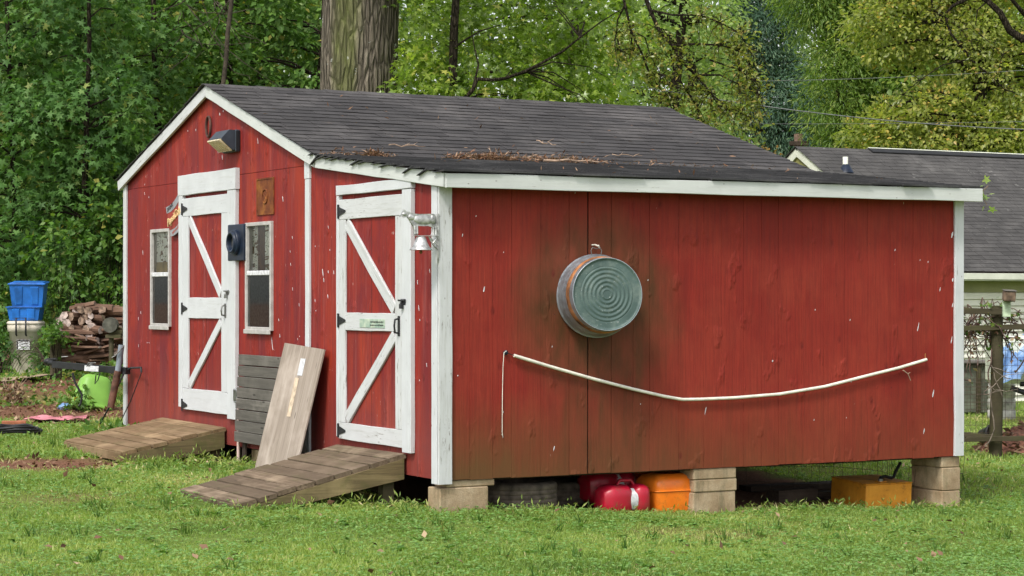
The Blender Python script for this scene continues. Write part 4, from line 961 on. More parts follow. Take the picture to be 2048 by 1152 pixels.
sp_f = [(566,398,18,4),(516,282,20,3),(331,470,10,3),(286,505,14,3),(282,625,12,3),(558,640,8,3),(560,672,10,3),(436,300,26,3),(445,315,18,3),(392,260,8,3),(415,340,30,2),(440,228,10,9),(447,222,6,6),(545,690,40,4),(541,640,22,3),(376,262,6,3),(646,545,24,5),(648,560,14,4),(656,592,12,3),(668,545,10,3),(838,616,14,3),(842,500,5,3),(840,640,6,3),(660,500,5,3),(585,475,8,3),(298,395,6,3)]
sp_f += [(q.choice((q.uniform(262, 300), q.uniform(548, 612), q.uniform(630, 668), q.uniform(825, 864), q.uniform(380, 600))), q.uniform(300, 840), q.uniform(3, 11), q.uniform(1.5, 3)) for _ in range(26)]
def off_door(px, py): return not (355 < px < 472 and py > 335) and not (495 < px < 550 and 440 < py < 665) and not (303 < px < 345 and 450 < py < 660)
chips('paint_chips', 'F', [s_ for s_ in sp_f if off_door(s_[0], s_[1])], 4)
# ---------------------------------------------------------------- stored under the shed
def gz_s(x, y): p = S(x, y, 0); return ground(p.x, p.y)
def tyre(label, x, y, r=.30, w=.21, z=0.0, tilt=0):
    t = sthing('tyre', label, 'tyre', x, y, gz_s(x, y)-.015+z, 'old tyres under the shed')
    prof = [(r*.62, .02), (r*.70, .004), (r*.86, .0), (r*.95, .012)]
    for k in range(5):
        z0 = .02+k*(w-.04)/5; z1 = z0+(w-.04)/5; prof += [(r*.99, z0+.003), (r, z0+.006), (r, z1-.008), (r*.985, z1-.004), (r*.985, z1+.001)]
    prof += [(r*.95, w-.012), (r*.86, w), (r*.70, w-.004), (r*.62, w-.02), (r*.66, w*.5), (r*.62, .02)]
    m = MB(); m.lathe(prof, 60, 'z', wob=lambda a, j: .006*(1 if int(a*40) % 2 else -1) if 4 < j < 29 else 0); m.build('tread_and_walls', M_RUBBER, t)
    m = MB(); m.lathe([(r*.64, w*.4), (r*.5, w*.38), (r*.48, w*.3), (.07, w*.3), (.06, w*.42), (.0001, w*.42)], 30); m.build('rim', M_DARKWOOD, t)
    t.rotation_euler = (R(tilt), 0, TH); return t
tyre('worn car tyre lying flat between the corner block pier and the red can', .86, .40)
tyre('second tyre in shadow behind and right of the worn tyre', 1.42, .85, .29, .19)
def wx(px, py, y): return LW(px, py, y)[0]
# red fuel cans lying on their sides
def fuel_can(label, x, y, rz, s=1.0, z=0.0):
    t = sthing('fuel_can', label, 'fuel can', x, y, gz_s(x, y)+z, 'red fuel cans under the shed'); t.rotation_euler = (0, 0, TH+rz)
    r = .115*s; L = .40*s; cz = r*.93
    prof = [(.0001, -L*.5), (r*.62, -L*.5), (r*.72, -L*.485), (r*.94, -L*.36), (r, -L*.30), (r, L*.02), (r*.97, L*.03), (r*.80, L*.10), (r*.78, L*.16), (r*.93, L*.24), (r, L*.27), (r, L*.40), (r*.9, L*.47), (r*.6, L*.5), (.0001, L*.5)]
    m = MB(); vs0 = len(m.v); m.lathe(prof, 28, 'x')
    sq = lambda y_, z_: (y_*(1.0/max(.78, (abs(y_)**4+abs(z_)**4)**.25/max(1e-6, math.hypot(y_, z_)))), z_*(1.0/max(.78, (abs(y_)**4+abs(z_)**4)**.25/max(1e-6, math.hypot(y_, z_)))))
    m.v = [(x_, *sq(y_, z_)) for x_, y_, z_ in m.v]; m.v = [(x_, y_, z_+cz) for x_, y_, z_ in m.v]
    m.build('can_body', M_REDP, t)
    m = MB(); m.tube([(-L*.1, 0, cz+r*.9), (-L*.05, 0, cz+r*1.25), (L*.2, 0, cz+r*1.25), (L*.28, 0, cz+r*.9)], .013*s, 8); m.build('handle', M_REDP, t)
    m = MB(); n = 8; a0 = -.95; m.add([(xx, -math.cos(a)*r*(.835 if i else .835)-.012, cz+math.sin(a)*r*.9) for i, xx in enumerate((L*.03, L*.21)) for a in np.linspace(-.75, 1.0, n)], [(k, k+1, n+k+1, n+k) for k in range(n-1)], True); m.build('paper_label', M_LABEL, t)
    m = MB(); m.tube([(L*.5-.002, 0, cz+.03), (L*.5+.03, 0, cz+.03)], .025*s, 12); m.build('cap', M_BLACK, t)
    return t
fuel_can('crimson plastic fuel can lying on its side in front of the orange case', wx(1243, 1000, .14), .14, 0, 1.0)
fuel_can('second dark red fuel can lying in shadow behind the crimson can', wx(1212, 1000, .55), .55, .1, 1.1, .05)
def hard_case(label, x, y, w, d, h, dim=1):
    t = sthing('orange_case', label, 'plastic case', x, y, gz_s(x, y)-.01, 'orange plastic cases under the shed')
    def rr(w_, d_, z, r=.05): 
        pts = []
        for cx, cy, a0 in ((w_/2-r, d_/2-r, 0), (-w_/2+r, d_/2-r, 90), (-w_/2+r, -d_/2+r, 180), (w_/2-r, -d_/2+r, 270)):
            for k in range(5): a = R(a0+k*22.5); pts.append((cx+r*math.cos(a), cy+r*math.sin(a), z))
        return pts
    def loft(secs, name):
        m = MB(); vs = [p for s_ in secs for p in s_]; n = 20
        fs = [(j*n+k, j*n+(k+1)%n, (j+1)*n+(k+1)%n, (j+1)*n+k) for j in range(len(secs)-1) for k in range(n)]
        m.add(vs, fs, True); m.add(secs[-1], [tuple(range(n))]); m.build(name, M_ORANGE, t)
    loft([rr(w*.84, d*.84, 0), rr(w*.9, d*.9, h*.15), rr(w, d, h*.55), rr(w, d, h*.575)], 'lower_shell')
    loft([rr(w*1.01, d*1.01, h*.583), rr(w*1.045, d*1.045, h*.59), rr(w*1.045, d*1.045, h*.615), rr(w*.975, d*.975, h*.622), rr(w*.95, d*.95, h*.80), rr(w*.90, d*.9, h*.88), rr(w*.80, d*.78, h*.95), rr(w*.62, d*.6, h)], 'domed_lid')
    return t
hard_case('bright orange domed plastic case beside the middle block pier', wx(1333, 1000, .22), .24, .385, .34, .315)
hard_case('dim orange case in shadow behind the bright orange one', wx(1290, 1000, .70), .72, .36, .34, .40)
# yellow steel box with a hose
x = wx(1731, 1015, .25); t = sthing('yellow_box', 'dented yellow steel box lying on the grass left of the right block pier', 'steel box', x, .25, gz_s(x+.2, .45)-.01)
t.rotation_euler = (R(3), 0, TH+R(-3)); m = MB(); m.cbox(0, .46, 0, .50, 0, .205, .006)
m.build('box_body', M_YELLOW, t)
m = MB(); m.cbox(-.004, .464, -.004, .504, .2065, .214, .003); m.cbox(.17, .24, .05, .12, .2145, .221, .002); m.build('box_top', M_YELLOW, t)
m = MB(); m.tube([(.20, .08, .221), (.20, .08, .240)], .022, 12); m.build('filler_cap', M_STEEL, t)
x2 = x+.26; hs_ = sthing('black_hose', 'short black hose looping over the top of the yellow steel box', 'hose', x2, .34, gz_s(x2, .34)+.235)
m = MB(); m.tube([(-.05, -.02, .012), (.02, .0, .018), (.09, .01, .0), (.12, .02, .005), (.15, .03, .05), (.22, .05, .12)], .013, 8); m.build('hose', M_BLACK, hs_)
# timber, dark cabinet, boards
def beam(label, px, py, y, L, rz, w=.14, h=.07, mat=M_DARKWOOD, nm='timber'):
    x = wx(px, py, y); t = sthing(nm, label, 'timber', x, y, gz_s(x, y)-.005, 'old timbers under the shed'); t.rotation_euler = (0, 0, TH+rz)
    plank('timber_board', mat, t, (0, 0, h/2), (L, 0, h/2), (0, 1, 0), w, h, n=3)
beam('short dark timber lying in the crawl space left of the yellow box', 1545, 1000, .75, .42, R(4), .16, .10)
beam('longer dark timber behind the short one in the crawl space', 1490, 985, 1.5, 1.1, R(-3), .2, .05)
beam('dark timber end leaning toward the yellow box', 1600, 990, 1.05, .45, R(-30), .12, .06)
xc = wx(1518, 960, 3.0); cbn = sthing('dark_cabinet', 'dark ribbed cabinet standing deep in the crawl space behind the timbers', 'cabinet', xc, 3.0, gz_s(xc, 3.0)-.02)
m = MB(); m.cbox(0, .52, 0, .4, 0, .62, .006); m.build('carcass', M_DARK, cbn)
for k in range(5):
    MB().cbox(.54+k*.082, .60+k*.082, .0, .05, 0, .60, .006).build('rib', M_POST, cbn)

# ---------------------------------------------------------------- wire fencing
def ring_fence(label, x, y, z, r, h, rings=5, posts_=22, mat=M_WIRE, parentrot=0.0, a0=0, a1=360, tilt=(0, 0)):
    t = sthing('wire_roll', label, 'wire fencing', x, y, z); m = MB(); closed = (a1-a0) >= 360
    q = random.Random(int(r*1000)); ang = [R(a0+(a1-a0)*k/posts_) for k in range(posts_+1)]
    for j in range(rings):
        zz = h*j/(rings-1); m.tube([(r*math.cos(a)*(1+q.uniform(-.01, .01)), r*math.sin(a), zz+q.uniform(-.006, .006)) for a in ang], .0022, 4, caps=False)
    for a in ang: m.tube([(r*math.cos(a), r*math.sin(a), 0), (r*math.cos(a)*1.01, r*math.sin(a), h*.5), (r*math.cos(a), r*math.sin(a), h)], .002, 4, caps=False)
    m.build('wire_mesh', mat, t); t.rotation_euler = (R(tilt[0]), R(tilt[1]), TH); return t
ring_fence('low ring of rusty wire fencing behind the yellow box and right block pier', LEN-.55, 1.6, gz_s(LEN-.5, 1.6)-.02, .86, .46, 4, 26)
ring_fence('stray hoop of wire fencing bulging out right of the right block pier', LEN-.02, .35, gz_s(LEN, .3)-.02, .22, .62, 5, 10, tilt=(0, 8))
# ---------------------------------------------------------------- the house behind
HC = P(1590, 293, 40.0); hu = Vector((ct, st, 0)); hv = Vector((-st, ct, 0))
house = thing('house', 'low cream house with a brown shingled gable roof behind the shed', 'house', (HC.x, HC.y, -.4), TH)
RZ = HC.z+.4; HWD = 4.0; EZ = 1.97+.4; HL = 13.0      # ridge, half depth, eave height, length; local x along the ridge, y away
sl_ = Vector((0, -HWD, EZ-RZ)); SLN = sl_.length; 
fr = Matrix(((1,0,0,0),(0,HWD/SLN,(RZ-EZ)/SLN*-1,-HWD),(0,(RZ-EZ)/SLN,HWD/SLN,EZ),(0,0,0,1)))
MB().prism([(-HWD, EZ-.03), (0, RZ-.03), (HWD, EZ-.03), (HWD, EZ-.07), (0, RZ-.07), (-HWD, EZ-.07)], 0.12, HL).build('roof_deck', M_DARKWOOD, house)
shingle_field(house, M_SHINH, fr, HL, SLN, .305, .142, 'shingle', 300, .8, order=lambda c: (c[0] > 6.2, c[2]), stuffname='roof_shingles', seed=21)
fr2 = Matrix(((-1,0,0,HL),(0,-HWD/SLN,(RZ-EZ)/SLN,HWD),(0,(RZ-EZ)/SLN,HWD/SLN,EZ),(0,0,0,1)))
MB().box(0, HL, 0, SLN, 0, .008).build('rear_roof_slope', M_SHINH, house).matrix_basis = fr2
m = MB(); m.prism([(-.14, RZ-.045), (0, RZ+.035), (.14, RZ-.045), (.14, RZ-.06), (-.14, RZ-.06)], 1.75, HL); m.build('ridge_vent', M_BLACK, house)
m = MB(); m.prism([(-.018, RZ+.030), (0, RZ+.045), (.12, RZ-.028), (.0, RZ+.038)], 1.75, HL-.01); m.build('vent_cap', M_HTRIM, house)
pv = P(1748, 320, 38.9); lx = (Vector((pv.x, pv.y, 0))-Vector((HC.x, HC.y, 0))).dot(hu); 
m = MB(); m.lathe([(.05, -.05), (.05, .20), (.0001, .20)], 14, M=Matrix.Translation((lx, -.75, RZ-.42))); m.build('vent_pipe', M_HTRIM, house)
m = MB(); m.lathe([(.15, -.05), (.06, .11), (.055, .11)], 16, M=Matrix.Translation((lx, -.77, RZ-.47))); m.build('pipe_boot', M_NAVY, house)
# gable end (faces the shed's side): louvre, rake boards
MB().prism([(-HWD+.35, 0), (HWD-.35, 0), (HWD-.35, EZ-.0), (0, RZ-.25), (-HWD+.35, EZ)], .22, .30).build('gable_wall', M_SIDING, house)
MB().prism([(-1.6, RZ-1.14), (0, RZ-.17), (1.6, RZ-1.14)], .075, .10).build('gable_louvre', M_LOUVRE, house)
for s in (-1, 1):
    plank('rake_board', M_HTRIM, house, (.05, 0, RZ-.105), (.05, s*HWD, EZ-.105), (0, s*(RZ-EZ), HWD), .15, .03)
    plank('rake_soffit', M_HTRIM, house, (.17, 0, RZ-.21), (.17, s*(HWD-.1), EZ-.14), (1, 0, 0), .13, .02)
plank('fascia_board', M_HTRIM, house, (.03, -HWD-.01, EZ-.085), (HL, -HWD-.01, EZ-.085), (0, 0, 1), .11, .025)
MB().box(.03, HL, -HWD+.02, -HWD+.42, EZ-.16, EZ-.145).build('soffit', M_HTRIM, house)
MB().box(.3, HL, -HWD+.36, -HWD+.40, EZ-.36, EZ-.161).build('soffit_shade_strip', M_SOFFIT_SHADE, house)  # olive strip paints the shadow that the soffit casts on the wall
MB().box(.3, HL, -HWD+.40, -HWD+.48, 0, EZ-.16).build('front_wall', M_SIDING, house)
k = 0; z = EZ-.37
while z > .15:
    m = MB(); m.prism([(-HWD+.399, z), (-HWD+.385, z-.006), (-HWD+.345, z-.112), (-HWD+.399, z-.112)], .3, HL); m.build('lap_board', M_SIDING, house); z -= .115
# ---------------------------------------------------------------- utility pole and lines
up = G(1597, 62); pole = thing('utility_pole', 'brown wooden utility pole rising above the left end of the house roof', 'utility pole', up)
m = MB(); topz = P(1597, 268, 62).z; m.tube([(0, 0, -.2), (0, 0, topz-up.z)], [.16, .13], 12); m.build('pole_shaft', plain('pole_wood', (.20, .13, .095), .9, .2, 9), pole)
MB().cbox(-.28, .28, -.16, -.06, topz-up.z-.35, topz-up.z-.22, .01).build('cross_arm', M_DARKWOOD, pole)
def line(label, a, b, sag, r, mat):
    A_, B_ = Vector(a), Vector(b); t = thing('power_line', label, 'power line', A_, 0, 'overhead lines across the trees'); pts = []
    for k in range(25):
        s = k/24; p = (B_-A_)*s; p.z -= sag*4*s*(1-s); pts.append(p)
    MB().tube(pts, r, 5).build('cable', mat, t)
M_CABLE = plain('weathered_cable', (.16, .17, .16), .7)
line('thick grey overhead cable sloping down past the house ridge to the right edge', P(960, 108, 40), P(2200, 262, 46), .35, .011, M_CABLE)
line('thin pale overhead line crossing level in front of the dark conifer', P(1440, 163, 44), P(2300, 120, 46), .1, .005, M_CABLE)
line('thin greenish overhead line just under the thick grey cable', P(1400, 247, 43), P(2300, 236, 46), .05, .004, M_CABLE)
# ---------------------------------------------------------------- right-hand fence and bits
FY = 24.0
fg = G(1988, FY); fence = thing('garden_fence', 'old wooden post fence with rails and wire mesh overgrown with dead vines', 'fence', fg)
def fr_(px, py, Y=FY): return P(px, py, Y)-fg
for px, w, top in ((1990, .15, 612), (1770, .14, 640), (2215, .14, 640)):
    b = G(px, FY)-fg; t_ = fr_(px+4, top); b.z -= .1
    MB().tube([b, b.lerp(t_, .5)+Vector((.01, 0, 0)), t_], [w*.5, w*.48, w*.44], 10).build('fence_post', M_POST, fence)
def rail(a, b, w=.06, th=.03, mat=M_POST): plank('rail', mat, fence, fr_(*a), fr_(*b), (0, 0, 1), w, th, n=5, rough=.004)
rail((1800, 617, 23.88), (2008, 624, 23.88), .07); rail((1770, 662, 23.9), (2230, 648, 23.9), .06); rail((1780, 856, 23.9), (1986, 874, 23.9), .055); rail((1780, 882, 23.86), (2230, 873, 23.86), .05)
m = MB(); q = random.Random(4)
for k in range(17):
    py = 640+k*15; m.tube([fr_(px, py+q.uniform(-1, 1), 24.1) for px in (1770, 1850, 1940, 2030, 2120, 2215)], .0022, 4, caps=False)
for k in range(38):
    px = 1772+k*12; m.tube([fr_(px, 640, 24.1), fr_(px+q.uniform(-2, 2), 770, 24.1), fr_(px, 885, 24.1)], .0022, 4, caps=False)
m.build('wire_mesh', M_WIRE, fence)
# dead vines draped over the fence
vg = G(1950, 23.7); vt = thing('dead_vine', 'tangle of dead reddish vine stems hanging over the wooden fence', 'vine', vg)
m = MB(); q = random.Random(9); lp = []
for k in range(60):
    big = k < 10; px = q.uniform(1895, 2000) if q.random() < .75 else q.uniform(1990, 2090); py = q.uniform(600, 665); Y = q.uniform(23.95, 24.2)
    pts = []; vx, vy = q.gauss(0, 7), q.gauss(6, 8)
    for j in range(q.randint(6, 14)):
        pts.append(P(px, py, Y)-vg); px += vx; py += vy; vx += q.gauss(0, 6); vy += q.gauss(.8, 5); vx *= .85; vy *= .9; Y += q.gauss(0, .03)
        if py > 880: break
        if py < 606: vy = abs(vy)+3
        if q.random() < .5: lp.append(P(px+q.gauss(0, 4), py+q.gauss(0, 4), Y-.05))
    if len(pts) > 2: m.tube(pts, q.uniform(.004, .009) if not big else q.uniform(.009, .016), 4, caps=False)
m.build('vine_stems', plain('vine_bark', (.13, .085, .07), .9, .3, 12), vt)
OVAL = np.array([(0,0,0),(.30,.38,.07),(0,1,-.08),(-.30,.38,.07),(0,.5,-.02)], float); OVALF = np.array([(0,1,4),(1,2,4),(2,3,4),(3,0,4)])
STAR_A = [(-90, .12), (-52, .55), (-28, .95), (4, .42), (30, 1.0), (60, .5), (90, 1.12), (120, .5), (150, 1.0), (176, .42), (208, .95), (232, .55)]
STAR = np.array([(0, .15, .03)]+[(r*.62*math.cos(R(a)), .18+r*.72*math.sin(R(a)), -.10*r) for a, r in STAR_A], float)
STARF = np.array([(0, 1+k, 1+(k+1) % 12) for k in range(12)])
DIAM = np.array([(0,0,0),(.26,.45,.06),(0,1,-.05),(-.26,.45,.06)], float); DIAMF = np.array([(0,1,2),(0,2,3)])
NARR = np.array([(0,0,0),(.11,.45,.03),(0,1,-.05),(-.11,.45,.03)], float)
def leaves_obj(name, pos, size, mat, parent, T=OVAL, Tf=OVALF, up=.6, droop=0.2, seed=1, wide=None, local=True):
    r = np.random.default_rng(seed); pos = np.array([tuple(p) for p in pos]); N = len(pos)
    if parent is not None: pos = pos - np.array(parent.location)
    ax = r.normal(size=(N, 3)); ax[:, 2] = ax[:, 2]*.5-droop; nz = r.normal(size=(N, 3))*.55; nz[:, 2] += up
    V, Fc = instance_np(T, Tf, pos, ax, nz, size*r.uniform(.6, 1.3, N)); tone = np.repeat(r.random(N), len(T))
    return np_obj(name, V, Fc, mat, parent, tone)
leaves_obj('vine_leaves', lp[:160], .055, L_WEED, vt, STAR, STARF, .5, .3, 4); leaves_obj('dead_leaves', lp[160:300], .06, L_LITTER, vt, up=.3, droop=.5, seed=6)
m = MB(); q = random.Random(19)
for k in range(7):
    px, py, Y = q.uniform(1965, 2005), q.uniform(680, 790), q.uniform(23.7, 23.85); pts = []; vx, vy = q.gauss(0, 6), q.gauss(7, 4)
    for j in range(q.randint(5, 12)): pts.append(P(px, py, Y)-vg); px += vx; py += vy; vx += q.gauss(0, 4); vy += q.gauss(0, 3)
    m.tube(pts, q.uniform(.003, .007), 4, caps=False)
m.build('lower_stems', plain('grey_vine_bark', (.20, .16, .13), .9, .3, 12), vt)
# birdhouse on the post
b0 = P(2013, 634, 23.85); bh = thing('birdhouse', 'small birdhouse with a mossy brown roof block on a pale green board', 'birdhouse', b0)
MB().cbox(-.045, .045, -.02, .02, 0, .20, .004).build('back_board', M_PALEGREEN, bh)
m = MB(); m.cbox(-.07, .06, -.12, .0, .0, .115, .01); o = m.build('box', M_DARKWOOD, bh); o.location = (.015, -.0, .185); o.rotation_euler = (R(6), R(3), 0); o.data.materials[0] = plain('mossy_brown', (.16, .11, .075), .9, .35, 14)
m = MB(); m.cbox(-.075, .07, -.13, .01, .116, .126, .004); o = m.build('roof', M_GREYWOOD, bh); o.location = (.015, 0, .185); o.rotation_euler = (R(6), R(3), 0)
# tarp-covered boat shape, white barrel, wire-fronted box
tg = G(2085, 28); tp = thing('tarp_heap', 'faded blue tarp draped over a trailer load beyond the fence post', 'tarp', tg)
n = 26; V = []; q = random.Random(3)
for i in range(n+1):
    for j in range(13):
        u = i/n; w = j/12; px = 1984+u*200; top = 668+6*math.sin(u*9); bot = 775-u*75
        base = P(px, top+(bot-top)*w, 28-.0+ (0.55*(1-w)**1.5)); base.y += .10*math.sin(u*26+w*5)+.05*math.sin(u*60+w*13); base.z += .02*math.sin(u*40)
        V.append(tuple(base-tg))
Fc = [(i*13+j, (i+1)*13+j, (i+1)*13+j+1, i*13+j+1) for i in range(n) for j in range(12)]
MB().add(V, Fc, True).build('tarp_sheet', M_TARP, tp)
m = MB(); m.cbox(-.6, 1.2, .35, .75, .55, 1.2, .05); m.build('covered_load', M_HTRIM, tp); 
m = MB(); m.tube([(-.35, .3, .50), (.2, .2, .30), (1.2, 0, .1)], .035, 8); m.tube([(-.2, .4, .55), (1.2, .4, .60)], .04, 8); m.build('trailer_frame', M_BLACK, tp)
bg_ = G(2003, 29); wb = thing('white_barrel', 'dirty white ribbed barrel standing on the lawn behind the fence post', 'barrel', bg_)
m = MB(); m.lathe([(.0001, 0), (.17, 0), (.19, .03), (.19, .13), (.18, .14), (.18, .16), (.19, .17), (.19, .28), (.18, .29), (.18, .31), (.19, .32), (.185, .48), (.16, .52), (.0001, .52)], 20); m.build('barrel_body', plain('dirty_white_plastic', (.52, .50, .47), .6, .3, 8), wb)
ag = G(1935, 30); ac = thing('mesh_cabinet', 'grey green garden cabinet with a wire mesh front beyond the fence', 'cabinet', ag); h_ = P(0, 722, 30).z-ag.z
MB().cbox(-.35, .38, .1, .6, .03, h_-.04, .01).build('cabinet_body', plain('grey_green_paint', (.13, .15, .11), .8, .3, 7), ac); MB().cbox(-.42, .44, .0, .7, h_-.038, h_, .008).build('cabinet_top', M_GREYWOOD, ac)
for x_ in (-.33, -.08, .17, .36): MB().cbox(x_-.03, x_+.03, .05, .098, 0, h_-.045, .004).build('upright', M_PALEGREEN if x_ < 0 else M_POST, ac)
m = MB(); q = random.Random(8)
for k in range(15): m.tube([(-.35+k*.05, .03, .05), (-.35+k*.05, .03, h_-.05)], .003, 4, caps=False)
for k in range(9): m.tube([(-.36, .03, .08+k*.055), (.38, .03, .08+k*.055)], .003, 4, caps=False)
m.build('wire_front', M_WIRE, ac)
kg = G(1966, 25.5); kt = thing('fallen_flowerpot', 'dark round pot lying behind the fence post among dead stems', 'pot', kg); kt.rotation_euler = (R(80), 0, R(25))
m = MB(); m.lathe([(.0001, .0), (.09, 0), (.12, .2), (.135, .2), (.135, .235), (.12, .235), (.09, .03), (.0001, .03)], 18); m.build('pot', M_BLACK, kt)
kt.location.z += .13
hg = G(2060, 24.8); hp_ = thing('mulch_heap', 'heap of reddish brown bark and debris right of the fence post', 'heap', hg); q2 = np.random.default_rng(5)
m = MB(); n = 18; V = []
for j in range(7):
    for k in range(n):
        r_ = .62*(1-j/6.0)**.8; a = 2*math.pi*k/n; V.append((r_*1.1*math.cos(a)+q2.normal()*.02, r_*.7*math.sin(a), .36*(j/6)**.8+q2.normal()*.012-.02))
m.add(V, [(j*n+k, j*n+(k+1)%n, (j+1)*n+(k+1)%n, (j+1)*n+k) for j in range(6) for k in range(n)], True); m.build('heap_core', plain('brown_debris', (.17, .075, .05), .95, .4, 22, bump=.8), hp_)
a = q2.random(500)*6.28; r_ = .6*np.sqrt(q2.random(500)); pp_ = np.stack([hg.x+r_*1.1*np.cos(a), hg.y+r_*.7*np.sin(a), hg.z+.36*np.clip(1-r_/.62, 0, 1)**.9+.01], 1)
leaves_obj('bark_chips', pp_, .09, L_LITTER, hp_, DIAM, DIAMF, .7, 0, 3)

# ---------------------------------------------------------------- left yard: cans, totes, woodpile, trailer
tg = G(52, 28.8); h_ = P(0, 642, 28.8).z-tg.z
tc = thing('trash_can', 'tall beige plastic trash can with a black handle standing before the trees', 'trash can', tg)
def sq(m, p=3.0):
    out = []
    for x_, y_, z_ in m.v:
        r_ = math.hypot(x_, y_)
        if r_ > 1e-6: k_ = r_/((abs(x_)**p+abs(y_)**p)**(1/p)); x_ *= (k_*.9); y_ *= (k_*.9)
        out.append((x_, y_, z_))
    m.v = out; return m
m = sq(MB().lathe([(.0001, 0), (.19, 0), (.20, .02), (.235, h_*.80), (.262, h_*.81), (.265, h_*.93), (.255, h_*.94)], 28)); m.build('bin_body', M_BEIGE, tc)
m = sq(MB().lathe([(.25, h_*.935), (.272, h_*.94), (.272, h_*.975), (.25, h_), (.0001, h_+.005)], 28)); m.build('lid', M_BEIGE, tc)
hw = .065
m = MB(); m.tube([(-hw, -.27, h_*.74), (-hw, -.30, h_*.76), (-hw, -.30, h_*1.06), (hw, -.30, h_*1.06), (hw, -.30, h_*.76), (hw, -.27, h_*.74)], .013, 8); m.build('handle', M_BLACK, tc)
MB().box(-.07, .11, -.2495, -.246, h_*.48, h_*.66).build('sticker', M_LABEL, tc); 
m = MB(); q = random.Random(2)
m.box(-.068, .108, -.2508, -.250, h_*.63, h_*.655); m.box(-.068, -.05, -.2508, -.250, h_*.485, h_*.625)
for k in range(4): m.box(-.03, .07+.02*(k % 2), -.2508, -.250, h_*(.50+k*.032), h_*(.507+k*.032))
m.build('sticker_print', M_INK, tc)
def tote(label, c, w, d, h, rx, ry, rz, dark):
    t = thing('storage_tote', label, 'storage tote', c, rz, 'blue totes stacked on the trash can'); t.rotation_euler = (rx, ry, rz)
    f = .86; vs = []
    for z_, k_ in ((0, f), (h*.9, 1.0)): vs += [(-w/2*k_, -d/2*k_, z_), (w/2*k_, -d/2*k_, z_), (w/2*k_, d/2*k_, z_), (-w/2*k_, d/2*k_, z_)]
    MB().add(vs, [(3,2,1,0),(0,1,5,4),(1,2,6,5),(2,3,7,6),(3,0,4,7),(4,5,6,7)]).build('tub', M_BLUE, t)
    MB().cbox(-w/2-.02, w/2+.02, -d/2-.02, d/2+.02, h*.9+.001, h*.97, .008).build('rim', M_BLUE, t)
    MB().cbox(-w/2+.01, w/2-.01, -d/2+.01, d/2-.01, h*.97+.001, h, .006).build('lid', M_BLUE, t)
    for s in (-1, 1):
        z0, z1 = h*.1, h*.84; y0 = -d/2*(f+(1-f)*.1)-.001; y1 = -d/2*(f+(1-f)*.92)-.001; xx = s*w*.23
        MB().add([(xx-.05, y0, z0), (xx+.05, y0, z0), (xx+.06, y1, z1), (xx-.06, y1, z1), (xx-.035, y0-.012, z0+.01), (xx+.035, y0-.012, z0+.01), (xx+.045, y1-.012, z1-.01), (xx-.045, y1-.012, z1-.01)],
                 [(4,5,6,7),(0,1,5,4),(1,2,6,5),(2,3,7,6),(3,0,4,7)]).build('rib', M_BLUE, t)
zt = tg.z+h_+.01
tote('lower blue storage tote resting on the beige trash can lid', (tg.x, tg.y, zt), .44, .40, .19, 0, 0, R(3), 0)
tote('upper blue storage tote stacked on the lower one above the trash can', (tg.x+.045, tg.y-.02, zt+.185), .46, .38, .34, R(4), 0, R(4), 0)
# arched wire in front of the bin
wg = G(50, 28.2); wa = thing('wire_arch', 'bent rusty garden wire arched in front of the trash can', 'wire', wg); m = MB()
for k in range(9):
    a = k/8; r_ = .22+.14*(1-a); m.tube([(-.36+a*.25+r_*2*t_, -.1+a*.15, (.50-.03*k)*math.sin(math.pi*t_)**.7) for t_ in np.linspace(0, 1, 14)], .0035, 4, caps=False)
for k in range(7):
    t_ = (k+1)/8; m.tube([(-.33+.65*t_+.1*s, -.1+.15*s, .5*math.sin(math.pi*t_)**.7*(1-.35*s)) for s in np.linspace(0, 1, 5)], .003, 4, caps=False)
m.build('wires', M_WIRE, wa)
# woodpile
PY = 27.0
pg = G(112, PY-.25); wp = thing('woodpile_post', 'short grey green wooden post holding the left end of the woodpile', 'post', pg)
MB().tube([(0, 0, -.1), (.0, 0, P(0, 662, PY-.25).z-pg.z)], .075, 10).build('post_body', M_POST, wp)
q = random.Random(17)
logid = [0]
def wobble(a, b, k): return 1+.07*math.sin(3*a+k)+.05*math.sin(5*a+2*k)
def log_mesh(kind, r_, L, k):
    m = MB(); n = 12 if kind == 'round' else 6
    if kind == 'round': ring = [(r_*wobble(2*math.pi*i/n, 0, k)*math.cos(2*math.pi*i/n), r_*wobble(2*math.pi*i/n, 0, k)*math.sin(2*math.pi*i/n)) for i in range(n)]
    elif kind == 'split': ring = [(0+q.uniform(-.01,.01), -r_*.8), (r_*.9, -r_*.2), (r_*.75, r_*.5), (0, r_*.8), (-r_*.75, r_*.45), (-r_*.9, -r_*.3)]
    else: ring = [(-r_*1.25, -r_*.28), (0, -r_*.36), (r_*1.25, -r_*.22), (r_*1.1, r_*.25), (0, r_*.34), (-r_*1.1, r_*.28)]
    n = len(ring); vs = []
    for j in range(4): dx, dz = q.uniform(-.006, .006), q.uniform(-.006, .006); vs += [(L*j/3, y_*(1+q.uniform(-.05, .05))+dx, z_*(1+q.uniform(-.05, .05))+dz) for y_, z_ in ring]
    fs = [(j*n+i, j*n+(i+1)%n, (j+1)*n+(i+1)%n, (j+1)*n+i) for j in range(3) for i in range(n)] + [tuple(range(n))[::-1], tuple(3*n+i for i in range(n))]
    m.add(vs, fs); return m
kinds = {}
for kd in ('round', 'split', 'slab'):
    for v_ in range(3):
        me = log_mesh(kd, 1.0*(.062 if kd == 'round' else .07), .42, v_*2.1).mesh('firewood_log', M_LOG); me.materials.append(M_LOGEND if v_ != 1 else M_LOGPALE)
        mi = [0]*len(me.polygons); mi[-1] = 1; mi[-2] = 1; me.polygons.foreach_set('material_index', mi); kinds[(kd, v_)] = me
